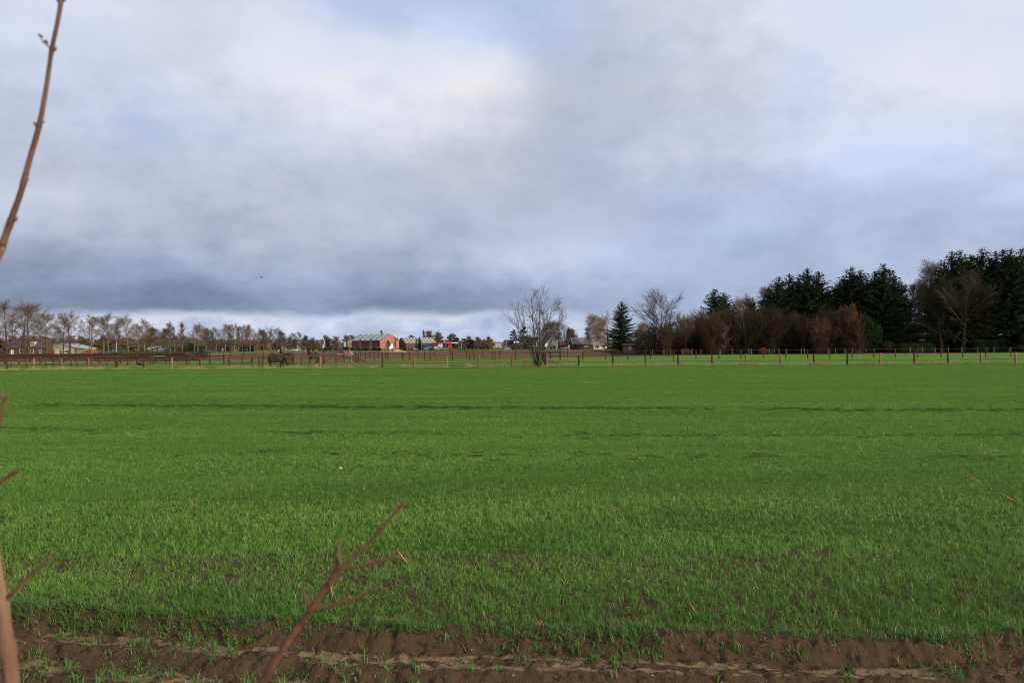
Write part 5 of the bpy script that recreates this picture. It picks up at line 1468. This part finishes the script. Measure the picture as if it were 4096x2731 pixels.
# person by the cottage
t = empty('person', at(878, 418), rad(20), 'person in dark clothes standing on the lawn before the red brick cottage', 'person')
v = [(0, 0, .95), (0, 0, 1.15), (0, 0, 1.42), (0, 0, 1.55), (0, .01, 1.70), (-.2, 0, 1.42), (-.27, .02, 1.12), (-.25, -.08, .85), (.2, 0, 1.42), (.27, .02, 1.12), (.25, -.08, .85), (-.1, 0, .88), (-.11, -.02, .48), (-.12, 0, .06), (-.12, -.14, .03), (.1, 0, .88), (.11, -.02, .48), (.12, 0, .06), (.12, -.14, .03)]
e = [(0, 1), (1, 2), (2, 3), (3, 4), (2, 5), (5, 6), (6, 7), (2, 8), (8, 9), (9, 10), (0, 11), (11, 12), (12, 13), (13, 14), (0, 15), (15, 16), (16, 17), (17, 18)]
skin_body('body', v, e, [.16, .16, .17, .06, .1, .075, .055, .04, .075, .055, .04, .1, .07, .05, .045, .1, .07, .05, .045], M['cloth'], t)
mb = MB(); mb.tube([(0, -.02, 1.58), (0, -.05, 1.66), (0, -.03, 1.76)], [.06, .09, .05], 8); mb.build('face', M['skin'], t, True)

# birds
for i, (px, py, D, m, lab) in enumerate([(1045, 1110, 90, 'bird', 'tiny dark bird flying above the left tree row'), (3193, 1070, 140, 'birdw', 'tiny pale bird flying above the big spruce group')]):
    p = campt(px, py, D)
    mb = MB(); mb.tube([(-.16, 0, 0), (-.06, 0, .01), (.08, 0, .01), (.16, 0, .02), (.20, 0, .01)], [.008, .035, .04, .025, .006], 6)
    for sg in (-1, 1):
        mb.add([(.08, 0, .02), (-.06, 0, .02), (-.05, .18 * sg, .09), (.06, .19 * sg, .09), (-.08, .38 * sg, .05)], [(0, 1, 2, 3), (3, 2, 4)])
    tag(mb.build('flying_bird', M[m], None, loc=p, rot=(0, .1, .4 + 2 * i)), lab, 'bird', 'flying birds')
p = campt(3632, 1098, 205)
mb = MB(); mb.tube([(-.22, 0, -.12), (-.08, 0, 0), (.04, 0, .05), (.12, 0, .14), (.17, 0, .15), (.22, 0, .13)], [.015, .07, .085, .055, .045, .008], 7)
tag(mb.build('perched_bird', M['bird'], None, True, loc=p), 'dark bird perched on a bare top branch left of the weeping birch', 'bird')

# ------------------------------------------------------------------ crop field odds and ends
def ground_at(px, py):
    hor = 1388 + 14 * (1 - px / 2048.0)
    D = CAMZ * FPX / (py - hor)
    return Vector((X(px, D), D, 0))


SM = MB(); SM.tube([(0, 0, -.03), (.004, 0, .05), (0, .003, .12), (.006, 0, .2)], [.012, .010, .011, .008], 7)
SM.tube([(0, 0, .118), (0, 0, .126)], [.0135, .0135], 7)
LM = MB(); LM.add([(.012, 0, .02), (-.004, .012, .06), (.03, .01, .1), (.05, .02, .17), (.02, -.008, .07)], [(0, 1, 2), (1, 3, 2), (0, 2, 4)])
SHAPES = {m: (SM.mesh('stem', M[m], True), LM.mesh('husk', M[m])) for m in ('stalk', 'stalk_d')}


def stalk(px, py, Lpx, ang, mat, label, group=None):
    """Lpx: length in pixels, ang: lean to the right in degrees in the picture"""
    p = ground_at(px, py); D = p.y
    if D < 9.3: p.z = float(rut_z([p.x], [p.y])[0][0]) * min(1, (9.3 - D) / .6)
    s = Lpx / FPX * D / .2
    t = empty('maize_stalk', p, 0, label, 'stalk', group, s)
    t.rotation_euler = (rad(-12), rad(ang), 0)
    thick = (1.0 if s < 1.3 else .75) if group is None else 1.7
    link('stem', SHAPES[mat][0], t, scale=(thick, thick, 1)); link('husk', SHAPES[mat][1], t)


for a in [(1632, 2262, 85, -42, 'stalk', 'long pale maize stalk lying in the grass right of the bare branch tip'), (1326, 2392, 62, -14, 'stalk', 'pale maize stub behind the bare branch'), (2536, 2478, 95, 14, 'stalk_d', 'tall dark maize stub standing near the field edge right of centre'),
          (2785, 2462, 66, -35, 'stalk', 'brown leaning maize stub near the field edge'), (3322, 2484, 46, 20, 'stalk', 'striped brown maize husk in the grass at lower right'), (3985, 2440, 60, 3, 'stalk_d', 'dark upright maize stub near the lower right edge'),
          (2928, 2084, 40, 6, 'stalk_d', 'short dark maize stub in mid field'), (3010, 2096, 36, -10, 'stalk_d', 'dark thin maize stub right of the short one in mid field'), (4066, 2012, 70, -58, 'stalk', 'thick brown maize stalk lying at the right edge'),
          (3598, 2084, 44, -12, 'stalk', 'brown stub standing in the grass at right'), (3915, 1925, 50, -70, 'stalk', 'pale straw wisp lying at right'), (972, 2192, 34, 12, 'stalk', 'orange brown stub left of the bare branch'), (2868, 2290, 60, 8, 'stalk_d', 'slim dark stalk in front right of centre'),
          (2456, 2052, 36, -30, 'stalk', 'small pale stub in mid field'), (1450, 1966, 30, 8, 'stalk', 'tiny pale stub left of centre'), (3842, 2424, 80, -22, 'stalk_d', 'thin grey stalk leaning left near the lower right'), (1716, 2322, 46, 20, 'stalk_d', 'dark curled maize leaf in the grass right of the branch'),
          (1010, 1952, 28, -30, 'stalk', 'small pale stub at left mid field'), (3072, 2040, 36, 15, 'stalk', 'pale bent straw in the right mid field'), (1778, 2180, 30, 25, 'stalk', 'tiny straw right of the pale stalk'), (770, 2022, 40, -35, 'stalk', 'short brown stub lying in the left half of the field')]:
    stalk(*a)
rr = random.Random(15)
for i in range(95):
    if i < 60:
        c = TL[[0, 0, 1, 3][i % 4]]; px = rr.uniform(250, 4050)
        for _ in range(3):
            D = float(np.polyval(c, X(px, 30))); 
        D = float(np.polyval(c, X(px, D))) + rr.gauss(0, .5 + D * .02)
    else:
        px = rr.uniform(50, 4050); D = rr.uniform(17, 62)
    hor = 1388 + 14 * (1 - px / 2048.0)
    stalk(px, hor + CAMZ * FPX / D, rr.uniform(.09, .17) * FPX / D, rr.gauss(0, 14), 'stalk_d' if rr.random() < .72 else 'stalk', 'short maize stub poking out of the distant young crop', 'maize stubs across the far field')
# crumpled paper, dead leaf, clod
p = ground_at(1358, 1880)
mb = MB(); mb.add([(-.07, 0, .05), (.02, -.05, .06), (.09, .01, .05), (.03, .07, .07), (.0, .01, .15), (-.03, .03, .11), (.05, .0, .11)], [(0, 1, 6), (1, 2, 6), (2, 3, 6), (6, 3, 4), (4, 5, 0), (0, 6, 4), (3, 5, 4)])
o = mb.build('crumpled_paper', M['litterw'], None, loc=p, scale=(.62, .62, .62)); o.modifiers.new('thick', 'SOLIDIFY').thickness = .004
tag(o, 'small piece of crumpled white litter lying in the young crop', 'litter')
p = ground_at(2150, 2522); p.z = float(rut_z([p.x], [p.y])[0][0]) + .03
mb = MB(); mb.add([(-.03, 0, 0), (-.01, .03, .01), (.0, .012, .008), (.02, .035, .012), (.022, .01, .006), (.04, .0, 0), (.02, -.014, .004), (.0, -.03, .01), (-.012, -.012, .004), (0, 0, .012)], [(9, i, (i + 1) % 9) for i in range(9)])
o = mb.build('dead_leaf', M['deadleaf'], None, loc=p, rot=(.9, .1, .2), scale=(1.2, 1.2, 1.2)); o.modifiers.new('thick', 'SOLIDIFY').thickness = .001
tag(o, 'curled brown oak leaf lying at the crop edge near the centre', 'leaf')

# ------------------------------------------------------------------ foreground shrub stems
def spline(P, n):
    P = [np.array(p, float) for p in P]
    P = [2 * P[0] - P[1]] + P + [2 * P[-1] - P[-2]]
    out = []
    for i in range(1, len(P) - 2):
        for k in range(n):
            t = k / n
            out.append(.5 * (2 * P[i] + (P[i + 1] - P[i - 1]) * t + (2 * P[i - 1] - 5 * P[i] + 4 * P[i + 1] - P[i + 2]) * t * t + (3 * P[i] - P[i - 1] - 3 * P[i + 1] + P[i + 2]) * t ** 3))
    out.append(P[-2])
    return out


def twig(name, pts, d, mat, parent, nodes=(), sides=12, n=8, ground=None, seed=0):
    """pts: (px, py, radius px[, extra depth]) in the 4096 wide picture, placed at depth d"""
    rng = random.Random(seed)
    P = spline([(p[0], p[1], p[2], p[3] if len(p) > 3 else 0.0) for p in pts], n)
    W, Rr = [], []
    for i, p in enumerate(P):
        dd = d + p[3]
        W.append(campt(p[0], p[1], dd)); r = p[2] / FPX * dd
        for q in nodes:
            dist = math.hypot(p[0] - q[0], p[1] - q[1]); r *= 1 + .20 * math.exp(-(dist / (p[2] * 1.1 + 3)) ** 2)
        Rr.append(r * (1 + rng.gauss(0, .025)))
    if ground is not None:
        W = [Vector(g[0]) for g in ground] + W; Rr = [g[1] for g in ground] + Rr
    mb = MB(); off = parent.location if parent else Vector((0, 0, 0))
    mb.tube([w - off for w in W], Rr, sides)
    return mb.build(name, M[mat], parent, True)


D1 = 1.3
g0 = campt(60, 2900, D1)
sb = Vector((g0.x + .06, g0.y + .05, -.1))
t = empty('bare_shrub', sb, 0, 'tall curving bare shrub stem along the left edge of the picture, close to the camera', 'shrub')
trunk = [(60, 2900, 33), (48, 2731, 30), (30, 2600, 29), (2, 2420, 28), (-30, 2206, 26), (-62, 1900, 23), (-82, 1600, 20), (-78, 1300, 17.5), (-45, 1120, 16), (8, 985, 14.5)]
upper = [(8, 985, 14.5), (48, 870, 12.5), (86, 760, 11.5), (118, 640, 10.8), (157, 500, 10), (185, 350, 9), (207, 200, 8.5), (232, 80, 8.5), (245, -10, 9), (250, -140, 8), (248, -300, 6)]
twig('stem', trunk, D1, 'stembark', t, [(5, 2420), (30, 2600), (8, 985)], 14, 8, [((sb.x, sb.y, -.1), .035), ((sb.x - .01, sb.y - .02, .6), .030), ((g0.x + .02, g0.y + .02, 1.3), .019)], 1)
twig('upper_stem', upper, D1, 'twigshrub', t, [(48, 890), (105, 725), (157, 500), (207, 207), (245, 8)], 12, 8, seed=21)
for q in [(60, 884, 1), (98, 732, 1), (112, 722, -1), (146, 505, -1), (216, 205, 1), (236, 10, -1), (254, 6, 1)]:
    twig('bud', [(q[0], q[1], 5), (q[0] + 7 * q[2], q[1] - 9, 4.5), (q[0] + 10 * q[2], q[1] - 18, 2)], D1, 'bud', t, (), 7, 3, seed=30)
twig('side_twig', [(8, 2412, 10), (45, 2375, 9), (110, 2310, 7.5), (170, 2255, 6), (204, 2226, 6)], D1, 'twigshrub', t, [(204, 2226)], 9, 5, seed=2)
twig('side_twig', [(-55, 1962, 9), (-10, 1936, 8), (30, 1908, 7.5), (72, 1880, 7)], D1, 'twigshrub', t, [(72, 1880)], 9, 5, seed=3)
twig('side_twig', [(-75, 1850, 7), (-20, 1750, 6.5), (2, 1680, 6), (14, 1620, 6), (20, 1585, 7)], D1, 'twigshrub', t, [(18, 1590)], 9, 5, seed=4)
twig('bud_scale', [(20, 1600, 7), (10, 1586, 8), (3, 1574, 5)], D1, 'bud', t, (), 7, 3, seed=5)
twig('bud_scale', [(20, 1600, 7), (28, 1585, 7), (36, 1576, 4)], D1, 'bud', t, (), 7, 3, seed=6)
twig('leaf_stalk', [(204, 195, 3.5), (190, 183, 3), (176, 170, 2.5), (160, 150, 2)], D1, 'twigshrub', t, (), 6, 4, seed=7)
lf = MB()
c = [campt(*q, D1) - t.location for q in [(168, 170), (184, 158), (194, 168), (193, 180), (180, 176)]]
lf.add(c + [sum(c, Vector()) / 5 + Vector((0, .006, .004))], [(i, (i + 1) % 5, 5) for i in range(5)])
o = lf.build('withered_leaf', M['deadleaf'], t); o.modifiers.new('thick', 'SOLIDIFY').thickness = .0012
lf = MB(); c = [campt(*q, D1) - t.location for q in [(148, 136), (160, 137), (174, 148), (172, 154), (158, 147)]]
lf.add(c + [sum(c, Vector()) / 5 + Vector((0, .003, .002))], [(i, (i + 1) % 5, 5) for i in range(5)])
o = lf.build('withered_leaf', M['bud'], t); o.modifiers.new('thick', 'SOLIDIFY').thickness = .002
twig('bud', [(164, 492, 6), (172, 488, 4), (178, 490, 2.5)], D1, 'bud', t, (), 7, 3, seed=8)

D2 = 1.22
g0 = campt(1000, 2820, D2)
sb = Vector((g0.x - .32, g0.y + .05, -.1))
t = empty('bare_branch', sb, 0, 'reddish brown bare branch with side twigs rising in front of the crop', 'branch')
twig('stem', [(960, 2900, 22), (1010, 2800, 20), (1050, 2731, 18.5), (1100, 2645, 16), (1149, 2567, 14), (1198, 2498, 13), (1244, 2433, 12.5), (1284, 2376, 11.5), (1319, 2323, 11), (1368, 2269, 9.5), (1413, 2229, 8), (1458, 2189, 7.2), (1500, 2143, 6.8), (1543, 2094, 6.2), (1602, 2025, 6), (1622, 1997, 5)], D2, 'twigshrub', t,
     [(1149, 2567), (1244, 2433), (1319, 2323), (1368, 2269), (1458, 2189), (1543, 2094), (1602, 2025), (1620, 2000)], 14, 8, [((sb.x, sb.y, -.1), .03), ((sb.x + .06, sb.y, .7), .024), ((g0.x - .12, g0.y + .01, 1.5), .014)], 11)
for q in [(1142, 2560, -1), (1158, 2570, 1), (1450, 2192, -1), (1466, 2186, 1), (1536, 2098, -1), (1551, 2090, 1), (1594, 2030, -1), (1611, 2022, 1), (1612, 2008, -1), (1483, 2250, -1), (1448, 2374, -1), (1400, 2392, -1), (1356, 2190, -1), (1520, 2240, 1)]:
    twig('bud', [(q[0], q[1], 5), (q[0] + 5 * q[2], q[1] - 7, 4.5), (q[0] + 7 * q[2], q[1] - 15, 2)], D2, 'bud', t, (), 7, 3, seed=31)
twig('side_twig', [(1244, 2433, 7.2), (1234, 2413, 6.4), (1219, 2378, 5.2), (1209, 2351, 4.8)], D2, 'twigshrub', t, [(1209, 2351)], 9, 5, seed=12)
twig('side_twig', [(1250, 2436, 9.6), (1275, 2431, 7.6), (1349, 2413, 6.4), (1400, 2396, 6.0), (1448, 2378, 5.6), (1508, 2353, 5.6)], D2, 'twigshrub', t, [(1448, 2378), (1506, 2354), (1310, 2424)], 9, 6, seed=13)
twig('side_twig', [(1312, 2332, 8.0), (1335, 2322, 7.2), (1368, 2311, 6.4)], D2 - .01, 'bud', t, [(1366, 2312)], 9, 5, seed=14)
twig('side_twig', [(1322, 2320, 9.6), (1336, 2280, 7.2), (1346, 2244, 6.4), (1349, 2219, 6.4), (1356, 2185, 5.2), (1361, 2154, 5.2)], D2 + .005, 'twigshrub', t, [(1349, 2222), (1361, 2156)], 9, 5, seed=15)
twig('side_twig', [(1368, 2269, 6.4), (1360, 2248, 5.2), (1350, 2226, 4.4)], D2, 'twigshrub', t, (), 9, 4, seed=16)
twig('side_twig', [(1368, 2271, 8.8), (1400, 2269, 7.2), (1440, 2262, 6.4), (1483, 2254, 6.4), (1535, 2240, 5.6), (1588, 2224, 5.6)], D2, 'twigshrub', t, [(1483, 2254), (1570, 2230), (1588, 2224)], 9, 6, seed=17)

relabel('thicket at the foot of the wood', 'leafless brown shrub at the foot of the wood, %s from the left in the thicket')
relabel('distant belt of trees at the left', 'small distant bare tree in the belt behind the left-hand row, %s from the left')
relabel('hedgerow before the barns', 'low bare bush in the hedgerow before the barns, %s from the left')
relabel('low bushes by the brick house', 'low bare bush before the right-hand brick house and spruces, %s from the left')
relabel('bushes left of the beech hedge', 'tall brown bush left of the clipped beech hedge, %s from the left')
relabel('bushes before the white houses', 'dark bush before the white houses by the many stemmed tree, %s from the left')
relabel('maize stubs across the far field', 'short maize stub poking out of the far young crop, %s from the left')
